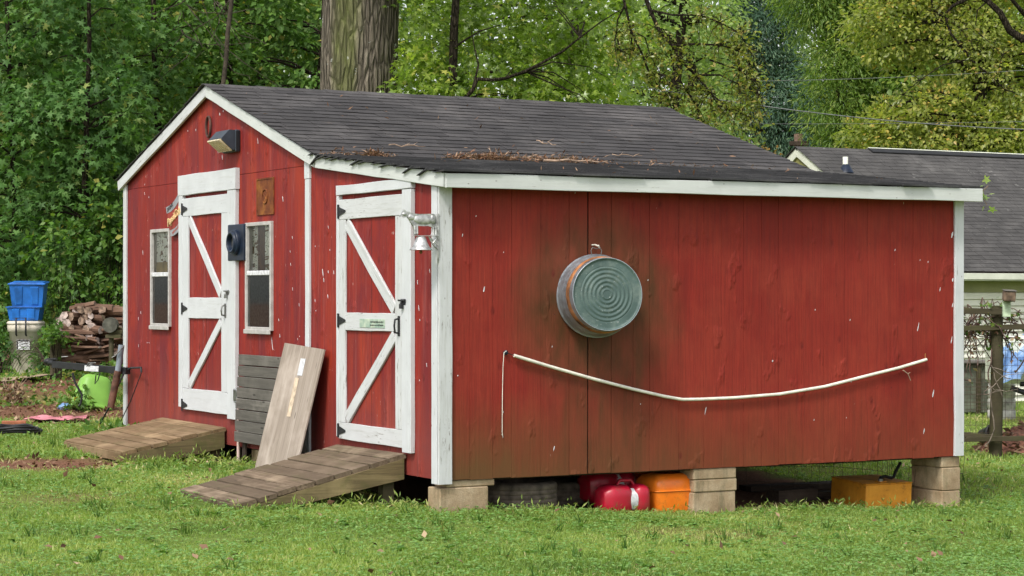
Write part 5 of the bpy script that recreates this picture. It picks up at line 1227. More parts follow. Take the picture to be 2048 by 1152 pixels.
LB = {'round': ('round firewood log showing its cut end in the upper left of the woodpile', 'cut round logs in the woodpile'),
      'split': ('split firewood piece lying in the middle of the woodpile', 'split pieces in the woodpile'),
      'slab': ('flat reddish slab of split wood low in the woodpile', 'wood slabs in the woodpile')}
ORD = ['first', 'second', 'third', 'fourth', 'fifth', 'sixth', 'seventh', 'eighth', 'ninth', 'tenth', 'eleventh', 'twelfth']
def log(kd, px, py, Y, yaw, pitch=0.0, roll=0.0, s=1.0, lab=None):
    o = bpy.data.objects.new('firewood_log', kinds[(kd, q.randrange(3))]); link(o); tag(o, lab or LB[kd][0], 'firewood', LB[kd][1])
    p = P(px, py, Y); o.location = p; o.rotation_euler = (roll, pitch, yaw); o.scale = (q.uniform(.8, 1.15), s, s)
# low rows: slabs seen along their length; upper rows: ends of round and split logs
for row in range(11):
    py = 721-row*6.6
    for k in range(5):
        px = 122+k*29+q.uniform(-9, 9)
        log('slab' if q.random() < .8 else 'split', px, py+q.uniform(-2.5, 2.5)-k*1.2, PY+q.uniform(-.16, .1), R(q.uniform(-28, 32)), R(q.uniform(-16, 14)), q.uniform(-.6, .6), q.uniform(.42, .85),
            'reddish wood slab, %s from left in the %s slab row up of the woodpile' % (ORD[k], ORD[row]))
for row in range(5):
    c = 0
    for k in range(10):
        px = 122+k*13.5+q.uniform(-3, 3)+(row % 2)*6; py = 668-row*12+q.uniform(-3, 3)-(3 if k > 5 else 0)
        if py < 634 and px > 222: continue
        if py < 622 and px < 142: continue
        kd = 'round' if (px < 192 and row in (0, 1, 2) and q.random() < .8) else 'split'
        lb = '%s log, %s from left in the %s row of cut ends' % ('round' if kd == 'round' else 'split', ORD[c], ORD[row]); c += 1
        if k % 3 == 2 or px > 205: log(kd, px-8, py, PY+.05, R(q.uniform(-35, 35)), R(q.uniform(-14, 14)), q.uniform(-1, 1), q.uniform(.55, .85), lb)
        else: log(kd, px, py, PY-.16, R(90+q.uniform(-22, 22)), R(q.uniform(-8, 8)), q.uniform(0, 6), q.uniform(.65, 1.0), lb)
for k, (px, py, yw) in enumerate(((150, 614, 5), (172, 618, -12), (196, 628, 20), (205, 622, -18), (214, 640, 8), (168, 622, 95), (150, 622, 85), (186, 626, 30))):
    log('split', px, py, PY, R(yw), R(q.uniform(-6, 14)), q.uniform(0, 3), .85, 'loose split log, %s of those thrown across the top of the woodpile' % ORD[k])
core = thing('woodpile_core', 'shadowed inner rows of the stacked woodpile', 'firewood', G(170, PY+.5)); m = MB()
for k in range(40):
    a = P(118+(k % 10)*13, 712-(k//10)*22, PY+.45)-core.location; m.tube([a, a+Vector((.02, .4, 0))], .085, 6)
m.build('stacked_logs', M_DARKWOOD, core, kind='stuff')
# trailer tongue with jack and winch
TY = 20.9; tg = G(246, TY)
tr = thing('trailer_tongue', 'black boat trailer tongue with a slanted jack post left of the shed', 'trailer', tg)
def tp_(px, py, Y=TY): return P(px, py, Y)-tg
plank('tongue_beam', M_BLACK, tr, tp_(108, 729, 21.6), tp_(256, 742, TY), (0, 0, 1), .066, .06)
m = MB(); m.tube([tp_(95, 725, 21.7), tp_(112, 727, 21.6)], .03, 10); m.ell(tp_(97, 723, 21.7), (.05, .05, .035), 12, 8); m.cbox(-.03, .03, -.03, .03, 0, .02, .004, Matrix.Translation(tp_(108, 720, 21.6))); m.build('coupler', M_BLACK, tr)
m = MB(); m.tube([tp_(123, 714, 21.5), tp_(136, 713, 21.5)], .006, 6); m.build('coupler_lever', M_STEEL, tr)
m = MB(); m.tube([tp_(243, 690, TY), tp_(236, 742, TY)], .030, 12); m.build('jack_tube', plain('grey_blue_paint', (.20, .23, .27), .5, .2, 10), tr)
m = MB(); m.tube([tp_(236, 742, TY), tp_(221, 815, TY)], .036, 12); m.build('jack_sleeve', plain('rusty_brown_paint', (.13, .06, .04), .8, .35, 12), tr)
m = MB(); m.tube([tp_(248, 692, TY-.05), tp_(230, 712, TY-.05), tp_(224, 715, TY-.05)], .006, 6); m.build('jack_crank', M_STEEL, tr)
plank('beam_plate', M_LABEL, tr, tp_(169, 736, 21.1), tp_(197, 738, 21.05), (0, 0, 1), .055, .004)
m = MB(); m.tube([tp_(235, 775), tp_(222, 808, TY+.1), tp_(200, 848, TY+.3)], .009, 6); m.tube([tp_(232, 780), tp_(250, 742), tp_(262, 736), tp_(282, 735, TY-.4), tp_(283, 745, TY-.4)], .011, 6)
m.tube([tp_(283, 745, TY-.4), tp_(262, 800, TY-.3), tp_(236, 854, TY)], .005, 5); m.build('bent_rods', M_BLACK, tr)
m = MB(); m.tube([tp_(192, 750), tp_(190, 768), tp_(196, 760), tp_(200, 746)], .006, 5); m.tube([tp_(145, 745, 21.3), tp_(150, 765, 21.3), tp_(164, 790, 21.3), tp_(162, 806, 21.3), tp_(158, 812, 21.3)], .012, 6); m.build('hanging_cable', M_BLACK, tr)
m = MB(); pts = [tp_(176+7*math.sin(k*1.7)+k*1.2, 728+5*math.cos(k*2.1), 20.98) for k in range(9)]; m.tube(pts, .005, 5); m.build('chain', M_STEEL, tr)
wg = G(222, 25.5); wn_ = thing('hand_winch', 'old grey hand winch wheel in front of the right end of the woodpile', 'winch', wg); c = P(222, 650, 25.5)-wg
m = MB(); m.lathe([(.0001, .03), (.03, .03), (.03, .042), (.075, .040), (.09, .02), (.092, -.02), (.092, -.03), (.0001, -.03)], 24, 'y', Matrix.Translation(c), smooth=False); m.lathe([(.0001, -.03), (.03, -.03), (.03, -.012), (.085, -.010), (.092, -.02), (.092, .03), (.085, .03), (.04, .02), (.04, .06), (.085, .06), (.09, .08), (.0001, .08)], 24, 'y', Matrix.Translation(c), smooth=False); m.build('drum', plain('dull_olive_steel', (.10, .10, .08), .6, .3, 14, metal=.4), wn_)
m = MB(); m.cbox(c.x-.02, c.x+.14, -.03, .08, c.z-.11, c.z-.06, .006); m.cbox(c.x-.06, c.x+.13, -.05, .06, c.z-.16, c.z-.115, .006); m.tube([(c.x+.02, -.02, c.z), (c.x+.16, -.02, c.z-.05)], .012, 6); m.tube([(c.x, .02, c.z-.15), (c.x, .02, -.1)], .03, 8); m.tube([(c.x-.0, -.06, c.z), (c.x-.10, -.07, c.z+.12)], .008, 6); m.build('winch_frame', M_POST, wn_)
# green bin lying down
gg = G(186, 24); gb = thing('green_bin', 'lime green plastic bin turned over on the litter below the trailer tongue', 'bin', (gg.x, gg.y, gg.z+.17), R(20)); gb.rotation_euler = (R(168), R(12), R(22))
m = sq(MB().lathe([(.0001, -.215), (.08, -.21), (.14, -.195), (.175, -.165), (.19, -.13), (.235, .14), (.24, .16), (.25, .16), (.25, .185), (.235, .19), (.0001, .195)], 32), 4.5); m.build('bin_shell', M_LIME, gb)
for xx in (-.1, .06): MB().cbox(xx-.0, xx+.09, -.222, -.20, -.12, .07, .006).build('side_panel', M_LIME, gb)
# boards, sheet, hose, brick
cg = G(20, 26.4); o = thing('flat_board', 'tan board lying bent on the ground in front of the trash can', 'board', cg, R(-8)); m = MB()
V = [(x_, y_, .03+.03*math.sin(x_*3+y_*2)+(.02 if x_ > .2 else 0)) for x_ in np.linspace(-.5, .42, 8) for y_ in (-.35+0, .35)]
m.add(V, [(2*k, 2*k+2, 2*k+3, 2*k+1) for k in range(7)]); m.add([(x_, y_, z_-.012) for x_, y_, z_ in V], [(2*k, 2*k+1, 2*k+3, 2*k+2) for k in range(7)]); m.build('board', M_TAN, o)
cg = G(112, 22.4); o = thing('pink_sheet', 'crumpled pink plastic sheet lying on the litter left of the shed', 'plastic sheet', cg, R(4)); m = MB(); n = 14
V = [(-.30+.6*i/n, -.22+.44*j/6, .035+.008*math.sin(i*1.1+j*.7)+.006*math.sin(j*2.1+i*.6)+(.012 if j == 6 else 0)) for i in range(n+1) for j in range(7)]
m.add(V, [(i*7+j, (i+1)*7+j, (i+1)*7+j+1, i*7+j+1) for i in range(n) for j in range(6)], True); m.build('sheet', M_PINK, o)
cg = G(30, 20.6); o = thing('garden_hose', 'black garden hose coiled on the ground at the left edge', 'hose', cg); m = MB(); pts = []
for k in range(64):
    a = k*.34; r_ = .19-.0008*k+.03*math.sin(k*.4); pts.append((r_*1.25*math.cos(a), r_*1.0*math.sin(a), .02+.0012*k+.008*math.sin(k)))
pts += [(-.3, -.05, .05), (-.55, .15, .03), (-.9, .2, .02)]
m.tube(pts, .013, 8); m.build('hose', M_BLACK, o)
cg = G(28, 21.3); o = thing('clay_brick', 'reddish wooden or clay block lying beside the black hose', 'block', cg, R(12)); o['label'] = 'reddish brown block lying on the ground beside the coiled black hose'
MB().cbox(-.12, .12, -.05, .05, -.01, .085, .006).build('block', M_BRICK, o)
for px, Y, sc, mt, lb in ((128, 23.9, .09, M_TARP, 'crumpled pale blue plastic scrap on the leaf litter'),):
    cg = G(px, Y); o = thing('plastic_scrap', lb, 'litter', cg); m = MB(); m.ell((0, 0, .03), (sc, sc*.6, .04), 9, 5)
    m.v = [(x_+rnd.uniform(-.012, .012), y_, z_+rnd.uniform(-.01, .01)) for x_, y_, z_ in m.v]; m.build('scrap', mt, o)
cg = G(25, 24.5); o = thing('dead_bush', 'small clump of dried brown stems standing on the litter at the left edge', 'dead plant', cg); m = MB(); q = random.Random(31); lp = []
for k in range(26):
    a = q.uniform(0, 6.28); b = Vector((.04*math.cos(a), .04*math.sin(a), 0)); e = b+Vector((q.gauss(0, .12), q.gauss(0, .1), q.uniform(.15, .34))); m.tube([b, (b+e)/2+Vector((q.gauss(0, .02), 0, .02)), e], .004, 4, caps=False)
    for j in range(5): lp.append(cg+b.lerp(e, q.uniform(.3, 1))+Vector((q.gauss(0, .03), q.gauss(0, .03), 0)))
m.build('stems', M_TWIG, o); leaves_obj('dry_leaves', lp, .07, L_LITTER, o, up=.2, droop=.4)
# ---------------------------------------------------------------- foliage
def crown_np(blobs, per, spray_r, leaf, T, Tf, seed, flat=.28, up=.75, out=.45, droop=.15, jit=.45, shell=.45, wide=None, base=(0, 0, 0)):
    # blobs: (x, y, z, rx, ry, rz, sprays) in world; sprays are layered leaf fans around the blob
    r = np.random.default_rng(seed); Pp, Ax, Nz, Tn, Cn = [], [], [], [], []
    for (bx, by, bz, rx, ry, rz, n) in blobs:
        d = r.normal(size=(n, 3)); d /= np.linalg.norm(d, axis=1, keepdims=True)
        rad = r.uniform(shell, 1.0, n)**.7; c = np.array([bx, by, bz])+d*rad[:, None]*np.array([rx, ry, rz]); Cn.append(c)
        sn = d*np.array([out, out, .15]); sn[:, 2] += up; sn += r.normal(size=(n, 3))*.22; sn /= np.linalg.norm(sn, axis=1, keepdims=True)
        sr = spray_r*r.uniform(.6, 1.35, n); m = per
        a = r.uniform(0, 2*math.pi, (n, m)); rr = np.sqrt(r.random((n, m)))
        ref = np.tile(np.array([1.0, .13, .07]), (n, 1)); e1 = np.cross(sn, ref); e1 /= np.linalg.norm(e1, axis=1, keepdims=True); e2 = np.cross(sn, e1)
        off = (e1[:, None]*(np.cos(a)*rr)[..., None]+e2[:, None]*(np.sin(a)*rr)[..., None])*sr[:, None, None]
        off += sn[:, None]*(r.normal(size=(n, m))*flat)[..., None]*sr[:, None, None]
        p = c[:, None]+off; p[..., 2] -= (rr**2)*droop*sr[:, None]*1.3
        od = off/(np.linalg.norm(off, axis=2, keepdims=True)+1e-6)
        ax = od*.8+d[:, None]*.35+r.normal(size=(n, m, 3))*.45; ax[..., 2] -= droop*1.5
        nz = sn[:, None]+r.normal(size=(n, m, 3))*jit
        base_t = np.clip(.45+r.normal(size=n)*.16, 0, 1)
        Pp.append(p.reshape(-1, 3)); Ax.append(ax.reshape(-1, 3)); Nz.append(nz.reshape(-1, 3)); Tn.append((base_t[:, None]+r.normal(size=(n, m))*.16).ravel())
    p = np.concatenate(Pp)-np.array(base); N = len(p)
    V, Fc = instance_np(T, Tf, p, np.concatenate(Ax), np.concatenate(Nz), leaf*r.uniform(.6, 1.25, N))
    tone = np.clip(np.concatenate(Tn), 0, 1); tone = np.where(r.random(N) < .02, 1.0, tone)
    return V, Fc, np.repeat(tone, len(T)), np.concatenate(Cn)
def limbs_mesh(m, start_pts, targets, r0, seed, frac=1.0, n=4, sagk=.12):
    q = random.Random(seed)
    for t in targets:
        if q.random() > frac: continue
        t = Vector(t); s = min(start_pts, key=lambda p: (p[0]-t).length + max(0, p[0].z-t.z)*1.5)
        a = s[0]; d = t-a; mid1 = a+d*.35+Vector((q.gauss(0, .06), q.gauss(0, .06), d.length*sagk)); mid2 = a+d*.7+Vector((q.gauss(0, .05), q.gauss(0, .05), d.length*sagk*.8))
        rr = min(s[1]*.5, r0*(.5+d.length*.4)); m.tube([a, mid1, mid2, t], [rr, rr*.7, rr*.45, rr*.2], n, caps=False)
def tree(name, label, px, Y, trunk, blobs, kind, leaf, per, spray, seed, group=None, lean=None, bark_=None, limb=.35, shape='OVAL', **kw):
    b = G(px, Y); t = thing(name, label, 'tree', b, 0, group)
    T, Tf = {'OVAL': (OVAL, OVALF), 'STAR': (STAR, STARF), 'DIAM': (DIAM, DIAMF), 'NARR': (NARR, DIAMF)}[shape]
    bl = []
    for (bpx, bz, dy, rx, ry, rz, n) in blobs: c = P(bpx, 0, Y+dy); bl.append((c.x, Y+dy, bz, rx, ry, rz, n))
    V, Fc, tn, C = crown_np(bl, per, spray, leaf, T, Tf, seed, base=b, **kw)
    np_obj('crown', V, Fc, kind, t, tn)
    r0, h = trunk; m = MB(); q = random.Random(seed); pts = []; n = 9
    if lean is None: lean = (q.uniform(-1.1, 1.1), q.uniform(-.6, .6))
    for k in range(n):
        s = k/(n-1); pts.append((Vector((lean[0]*s+q.gauss(0, .03)*s*h*.15, lean[1]*s+q.gauss(0, .03)*s*h*.15, h*s-(.15 if k == 0 else 0))), r0*(1-.72*s)*(1.25 if k == 0 else 1)))
    m.tube([p for p, _ in pts], [r_ for _, r_ in pts], 10)
    dens = []
    for (p0, r_0), (p1, r_1) in zip(pts[2:], pts[3:]):
        for f in (0, .33, .66): dens.append((p0.lerp(p1, f), r_0))
    C = C-np.array(b); limbs_mesh(m, dens, C[:], .018*(1+r0*4), seed, limb)
    m.build('trunk', bark_ or M_BARKD, t); return t
# left wood: sweetgums with star leaves in front
GW = 'sweetgum trees along the left edge of the wood'
spec = [(-95, 30.2, [(-95, 2.2, 0, 1.2, .9, 1.9, 34), (-100, 5.4, .3, 1.3, 1, 1.9, 34)], 'sweetgum partly cut off by the left picture edge'),
        (45, 30.8, [(40, 2.1, 0, 1.1, .9, 1.3, 42), (70, 4.1, -.3, 1.3, 1, 1.2, 48), (30, 6.2, .2, 1.3, 1, 1.3, 36)], 'sweetgum with star leaves rising behind the blue totes'),
        (160, 30.2, [(150, 2.6, 0, .95, .8, .9, 34), (170, 4.2, -.2, 1.0, .8, .9, 36), (140, 5.8, .3, 1.0, .9, 1.2, 30)], 'sweetgum with star leaves above the woodpile'),
        (262, 31.4, [(250, 1.9, 0, .9, .8, 1.0, 30), (262, 3.4, 0, .9, .8, .9, 32), (240, 5.2, .2, 1.0, .8, 1.2, 28)], 'sweetgum touching the left eave of the shed')]
for i, (px, Y, bl, lb) in enumerate(spec):
    tree('sweetgum_tree', lb, px, Y, (.055, 7.5), bl, L_MAPLE, .108, 46, .40, 40+i, GW, limb=.4, shape='STAR', droop=.28, up=.8)
GB = 'dark broadleaf trees in the left wood'
spec = [(340, 32.5, [(330, 3.0, 0, 1.1, .9, 1.6, 40), (345, 5.4, 0, 1.1, .9, 1.3, 36)], 'small oval leaved tree just left of the gable peak', .08),
        (456, 33.0, [(440, 4.6, 0, 1.0, .9, 1.1, 40), (470, 6.2, .3, 1.1, .9, 1.0, 34), (450, 3.2, .5, 1.0, .9, .8, 20)], 'vine wrapped slim tree above the gable peak', .11),
        (570, 33.5, [(560, 5.0, 0, 1.0, .9, 1.0, 40), (590, 6.4, .3, 1.0, .9, .9, 30), (560, 3.5, .2, 1.0, 1.0, .8, 20)], 'broadleaf tree close left of the huge oak trunk', .09)]
for i, (px, Y, bl, lb, r0) in enumerate(spec):
    tree('broadleaf_tree', lb, px, Y, (r0, 8), bl, L_OVAL, .12, 40, .38, 60+i, GB, limb=.4, droop=.25)
spec = [(-40, 38, 'dark tree deeper in the wood at the left picture edge'), (90, 40, 'dark tree deeper in the wood behind the blue totes'), (215, 38.5, 'dark tree deeper in the wood behind the woodpile'),
        (330, 41, 'dark tree deeper in the wood beyond the left roof slope'), (450, 39.5, 'dark tree deeper in the wood behind the gable peak'), (560, 42, 'dark tree deeper in the wood left of the oak'), (680, 40, 'dark tree directly behind the huge oak trunk')]
for i, (px, Y, lb) in enumerate(spec):
    tree('broadleaf_tree', lb, px, Y, (.09, 9), [(px, 1.9, 0, 1.5, 1, 1.7, 46), (px+10, 4.6, .2, 1.6, 1.2, 1.7, 84), (px-10, 7.3, 0, 1.7, 1.2, 1.4, 60), (px, 9.6, -3, 2.0, 2.4, 1.0, 60)], L_OVAL, .15, 28, .5, 80+i, GB, limb=.3, droop=.2)  # topmost blob is unseen overhead canopy, added to darken the wood below
# huge oak
ob = G(705, 28); oak = thing('oak_tree', 'huge oak with a broad mossy trunk and drooping branches right behind the shed ridge', 'tree', ob)
m = MB(); n = 120; hh = 8.5; lv = 60; V = []
q = np.random.default_rng(12); ph = q.random(40)*6.28
for j in range(lv+1):
    z = -.3+hh*j/lv; r_ = .535*(1-.035*z/2)+.35*math.exp(-max(z, 0)*1.6); cx = .075*(z-1.5)*.33
    for k in range(n):
        a = 2*math.pi*k/n; tw = a+.05*math.sin(z*1.1)
        f = 1+.035*math.sin(3*tw+1)+.02*math.sin(5*tw+z*.2)
        rid = abs(math.sin(tw*17+.9*math.sin(z*2.1+tw*3)+1.3*float(vnoise(tw*3, z, 1.5))*3))
        f += .030*rid**.5 + .012*(float(vnoise(tw*9, z*3, 2.1))-.5)*2
        V.append((cx+r_*f*math.cos(a), r_*f*math.sin(a), z))
m.add(V, [(j*n+k, j*n+(k+1)%n, (j+1)*n+(k+1)%n, (j+1)*n+k) for j in range(lv) for k in range(n)], True)
m.build('trunk', M_BARK, oak)
# limbs above the frame that bring the drooping sprays down on the right
def wander(a, b, n, amp, seed, sag=0.0):
    q = random.Random(seed); a, b = Vector(a), Vector(b); pts = []
    for k in range(n+1):
        s = k/n; e = math.sin(math.pi*s); pts.append(a.lerp(b, s)+Vector((q.gauss(0, amp)*e, q.gauss(0, amp)*e, q.gauss(0, amp)*e-sag*e)))
    return pts
def droop_branches(parent, roots, main, seed, leafn, leafsz, kind, spread=(.5, .35), twigs=9, dens=1.0):
    q = random.Random(seed); m = MB(); lp = []; base = parent.location
    for pts, r0 in roots: m.tube([p-base for p in pts], [r0*(1-.6*k/(len(pts)-1)) for k in range(len(pts))], 8, caps=False)
    for pts, r0 in main:
        n = len(pts); m.tube([p-base for p in pts], [r0*(1-.8*k/(n-1))+.003 for k in range(n)], 6, caps=False)
        for k in range(2, n):
            for _ in range(twigs):
                if q.random() > dens: continue
                s = pts[k]; L = q.uniform(.2, .55)*spread[0]*2; e = s+Vector((q.gauss(0, spread[0]*.55), q.gauss(0, spread[0]*.5), -abs(q.gauss(spread[1], spread[1]*.6))+.12))
                mid = s.lerp(e, .5)+Vector((q.gauss(0, .04), q.gauss(0, .04), .06)); m.tube([s-base, mid-base, e-base], [.007, .005, .002], 4, caps=False)
                for j in range(leafn):
                    f = q.uniform(.25, 1.05); p = (s.lerp(mid, f*2) if f < .5 else mid.lerp(e, f*2-1)); lp.append(p+Vector((q.gauss(0, .045), q.gauss(0, .045), q.gauss(-.02, .035))))
    m.build('branches', M_BARKD, parent); leaves_obj('leaves', lp, leafsz, kind, parent, OVAL*np.array([.85, 1, 1]), OVALF, .55, .45, seed)
YB = 25.5
A0 = P(1100, -260, 27); A1 = P(1235, -60, YB)
rt = [(wander(Vector((ob.x+.3, ob.y, 6.6)), A0, 6, .05, 1), .16), (wander(A0, A1, 4, .04, 2), .07)]
B = lambda *pp: [P(x, y, YB+d) for x, y, d in pp]
mains = [(B((1235,-60,0),(1250,10,0),(1262,60,0),(1264,100,.1)), .022),
         (B((1275,-50,0),(1300,20,0),(1318,60,0),(1345,92,-.1),(1360,120,-.1),(1392,150,0),(1420,185,0),(1440,215,.1)), .028),
         (B((1345,92,-.1),(1390,88,-.1),(1440,90,-.2),(1475,100,-.2),(1500,125,-.2)), .014),
         (B((1262,60,0),(1285,110,.1),(1300,150,.1),(1330,190,.2),(1345,205,.2)), .013),
         (B((1340,100,0),(1348,140,.1),(1372,180,.1),(1395,215,.1),(1405,245,.1)), .012),
         (B((1392,150,0),(1440,150,-.1),(1480,170,-.1),(1500,205,-.1)), .012),
         (B((1250,10,0),(1235,40,.1),(1232,70,.1),(1240,100,.1)), .009),
         (B((1300,20,0),(1345,30,-.2),(1400,30,-.2),(1440,45,-.2),(1478,65,-.2),(1495,95,-.2)), .013),
         (B((1262,60,0),(1290,75,0),(1300,110,0),(1322,150,0)), .008),
         (B((1392,150,0),(1425,190,-.1),(1455,215,-.1),(1485,225,-.2),(1500,235,-.2)), .010), (B((1420,120,0),(1450,130,-.2),(1480,140,-.3),(1505,160,-.3),(1515,185,-.3)), .010)]
droop_branches(oak, rt, mains, 5, 10, .058, L_OAK, (.19, .24), 12)
# second oak whose limb enters at the top right; its trunk stands beyond the picture
o2 = G(2440, 33); oak2 = thing('oak_tree', 'oak reaching in at the top right corner with a curved limb', 'tree', o2)
MB().tube([(0, 0, -.2), (.1, 0, 3), (-.1, .1, 7), (-.6, 0, 9)], [.5, .4, .32, .2], 16).build('trunk', M_BARK, oak2)
Y2 = 30.0; B2 = lambda *pp: [P(x, y, Y2+d) for x, y, d in pp]
rt2 = [([Vector((o2.x-.1, o2.y, 6.6))]+B2((2200,110,.6),(2100,85,.2),(2048,80,0)), .10), (B2((2048,80,0),(2020,62,0),(2000,25,0),(1975,2,0),(1950,-10,0),(1905,12,-.1)), .06), ([Vector((o2.x-.1, o2.y, 7.4))]+B2((2150,60,.4),(2050,30,.1),(2020,-5,0)), .06)]
mains2 = [(B2((1950,-10,0),(1905,12,-.1),(1890,30,-.1),(1900,65,-.1),(1924,95,-.1),(1940,118,-.1),(1985,155,0),(2010,180,0)), .022),
          (B2((1860,-40,0),(1862,-5,0),(1868,22,0),(1892,36,0),(1925,60,0),(1935,80,0)), .016), (B2((1975,2,0),(1955,20,0),(1950,60,.1),(1985,90,.1),(2005,110,.1)), .010), (B2((1940,118,0),(1885,130,-.2),(1840,160,-.2),(1805,190,-.2)), .009)]
droop_branches(oak2, rt2, mains2, 9, 5, .075, L_OAK, (.24, .18), 7)
# middle: maple with a slim trunk and a long rising branch
mb_ = G(905, 27.5); mp = thing('maple_tree', 'slim dark trunked maple with one long branch rising right behind the ridge', 'tree', mb_)
bl = []
def BL(px, py, Y, rx, ry, rz, n): c = P(px, py, Y); bl.append((c.x, c.y, c.z, rx, ry, rz, n))
BL(850, 60, 27.9, .55, .5, .8, 22); BL(860, 160, 27.7, .5, .5, .45, 20); BL(1000, 150, 28.2, .75, .6, .55, 26); BL(1010, 40, 28.6, .75, .6, .7, 22); BL(1120, 40, 28.6, .8, .7, .55, 24); BL(1130, 180, 28.2, .9, .6, .40, 26); BL(1190, 120, 28.8, .6, .5, .45, 12); BL(1200, 30, 29, .7, .5, .6, 12); BL(930, -120, 28, 1.8, 1.4, .9, 50); BL(1010, 250, 28.4, 1.6, .8, .5, 22); BL(900, 300, 29, 1.2, 1, .8, 20)
V, Fc, tn, C = crown_np(bl, 40, .32, .090, STAR, STARF, 33, base=mb_, droop=.22, up=.7); np_obj('crown', V, Fc, L_BRIGHT, mp, tn)
m = MB(); q = random.Random(3); tk = [P(px, py, 27.5)-mb_ for px, py in ((905,330),(904,210),(906,140),(908,60),(912,0),(915,-120))]; tk[0].z = -.2; tk.insert(1, Vector((0, 0, 1.5)))
m.tube(tk, [.10, .08, .062, .058, .055, .05, .04], 12)
def rel_(lst, Y): return [P(px, py, Y)-mb_ for px, py in lst]
br = rel_([(906,215),(925,202),(945,180),(955,158),(985,160),(1010,157),(1050,143),(1085,125),(1125,103),(1160,75),(1200,45),(1240,20)], 27.35)
m.tube(br, [.03, .03, .028, .026, .022, .022, .020, .018, .015, .012, .009, .005], 8, caps=False)
m.tube(rel_([(945,180),(957,130),(950,100),(942,60)], 27.35), [.018, .014, .01, .006], 6, caps=False); m.tube(rel_([(908,95),(930,80),(960,62),(1000,50)], 27.4), [.018, .014, .01, .006], 6, caps=False)
m.tube(rel_([(1050,143),(1110,170),(1160,190),(1190,215)], 27.4), [.012, .010, .007, .004], 6, caps=False)
dens = [(p, .03) for p in br]+[(tk[k].lerp(tk[k+1], f), .05) for k in range(2, 6) for f in (0, .5)]
limbs_mesh(m, dens, C-np.array(mb_), .012, 3, .14); m.build('trunk', M_BARKD, mp)
GM = 'green trees behind the shed ridge'
tree('broadleaf_tree', 'bright green tree behind the long maple branch', 1130, 36, (.14, 9), [(1010, 5.2, 0, 1.2, 1, 1.2, 40), (1110, 4.6, .3, 1.2, 1, .9, 44), (1200, 6.0, 0, 1.2, 1, 1.2, 44), (1060, 7.2, 0, 1.6, 1.2, .9, 36), (860, 5.0, .5, 1.2, 1, 1.3, 44), (800, 6.6, 1, 1.2, 1, 1.0, 30)], L_BRIGHT, .11, 40, .42, 101, GM, limb=.12)
tree('broadleaf_tree', 'light green tree between the maple and the drooping oak branch', 1290, 44, (.2, 10), [(1230, 5.3, 0, 1.4, 1, 1.1, 60), (1310, 5.2, .4, 1.3, 1, 1.2, 60), (1250, 7.6, 0, 1.6, 1.2, 1.3, 60), (1350, 7.4, 0, 1.4, 1.2, 1.3, 50), (1160, 6.2, 1, 1.4, 1, 1.6, 50)], L_LIGHT, .125, 34, .42, 103, GM, limb=.3, shape='DIAM')
tree('broadleaf_tree', 'light green fluffy tree behind the drooping oak branch', 1415, 47, (.2, 10), [(1390, 5.0, 0, 1.3, 1, 1.0, 60), (1425, 6.3, .4, .9, 1, 1.0, 56), (1385, 8.2, 0, 1.1, 1.2, 1.2, 60), (1440, 4.6, 0, .8, .8, .7, 30)], L_LIGHT, .12, 34, .42, 107, GM, limb=.3, shape='DIAM')
tree('orange_tree', 'small tree turning orange beyond the right end of the shed ridge', 1500, 46, (.08, 4.2), [(1500, 3.9, 0, .75, .6, .7, 34), (1530, 4.4, .2, .4, .4, .5, 16)], L_ORANGE, .11, 22, .28, 109, None, limb=.5, shape='DIAM')
tree('conifer_tree', 'tall dark blue green conifer standing far behind the orange tree', 1545, 74, (.35, 17), [(1560, 5.0, 0, 2.1, 1.4, 2.2, 190), (1545, 8.2, 0, 2.1, 1.3, 2.0, 180), (1520, 11.5, 0, 1.3, 1.2, 2.0, 130), (1500, 14.5, 0, 1.0, 1, 1.8, 70), (1600, 6.6, .5, 1.2, 1, 1.5, 90)], L_CONIF, .19, 110, .62, 113, None, limb=.2, shape='NARR', droop=.5, up=.5)
tree('feathery_tree', 'tall feathery dark green tree right of the conifer', 1672, 58, (.09, 15), [(1625, 9.9, 0, .95, 1, 1.3, 110), (1680, 7.4, 0, 1.0, 1, 1.8, 130), (1672, 4.4, 0, 1.0, 1, 1.2, 90), (1690, 10.5, .3, 1.1, 1, 1.6, 110), (1625, 12, 0, 1.2, 1, 1.3, 60), (1710, 5.5, .5, 1.0, .8, 1.4, 80)], L_FEATH, .17, 70, .5, 117, None, lean=(.2, 0), limb=.15, shape='NARR', droop=.4, up=.5, flat=.4)
YT = [(1790, 8.0, 0, 1.1, 1, 1.1, 60), (1850, 9.4, .2, 1.4, 1, 1.1, 66), (1760, 5.2, -.2, .8, .8, .7, 40), (1850, 5.7, -.3, 1.2, 1, 1.1, 70), (1960, 5.2, -.2, 1.4, 1, 1.0, 70), (1930, 7.7, .2, 1.4, 1.2, 1.1, 70), (2030, 7.0, 0, 1.2, 1, 1.3, 60), (2020, 9.4, 0, 1.5, 1.2, 1.2, 50), (1770, 9.9, 0, .9, .8, .8, 36), (2090, 5.2, 0, 1.3, 1, 1.3, 36)]
tree('broadleaf_tree', 'broad yellow green tree behind the house roof', 1930, 50, (.3, 11), YT, L_YELL, .125, 78, .46, 121, None, limb=.35, lean=(.6, 0))
tree('broadleaf_tree', 'greener tree behind the yellow green one at the right edge', 2060, 58, (.3, 12), [(1980, 7.0, 0, 2.0, 1.2, 2.2, 70), (1850, 8.0, 0, 2.0, 1.2, 2.4, 110), (2090, 8.5, 0, 2.0, 1.2, 2.4, 80), (1750, 9.4, .3, 1.4, 1, 2.0, 80), (1790, 5.4, .3, 1.4, 1, 1.6, 70)], L_FEATH, .22, 40, .6, 127, None, limb=.3)
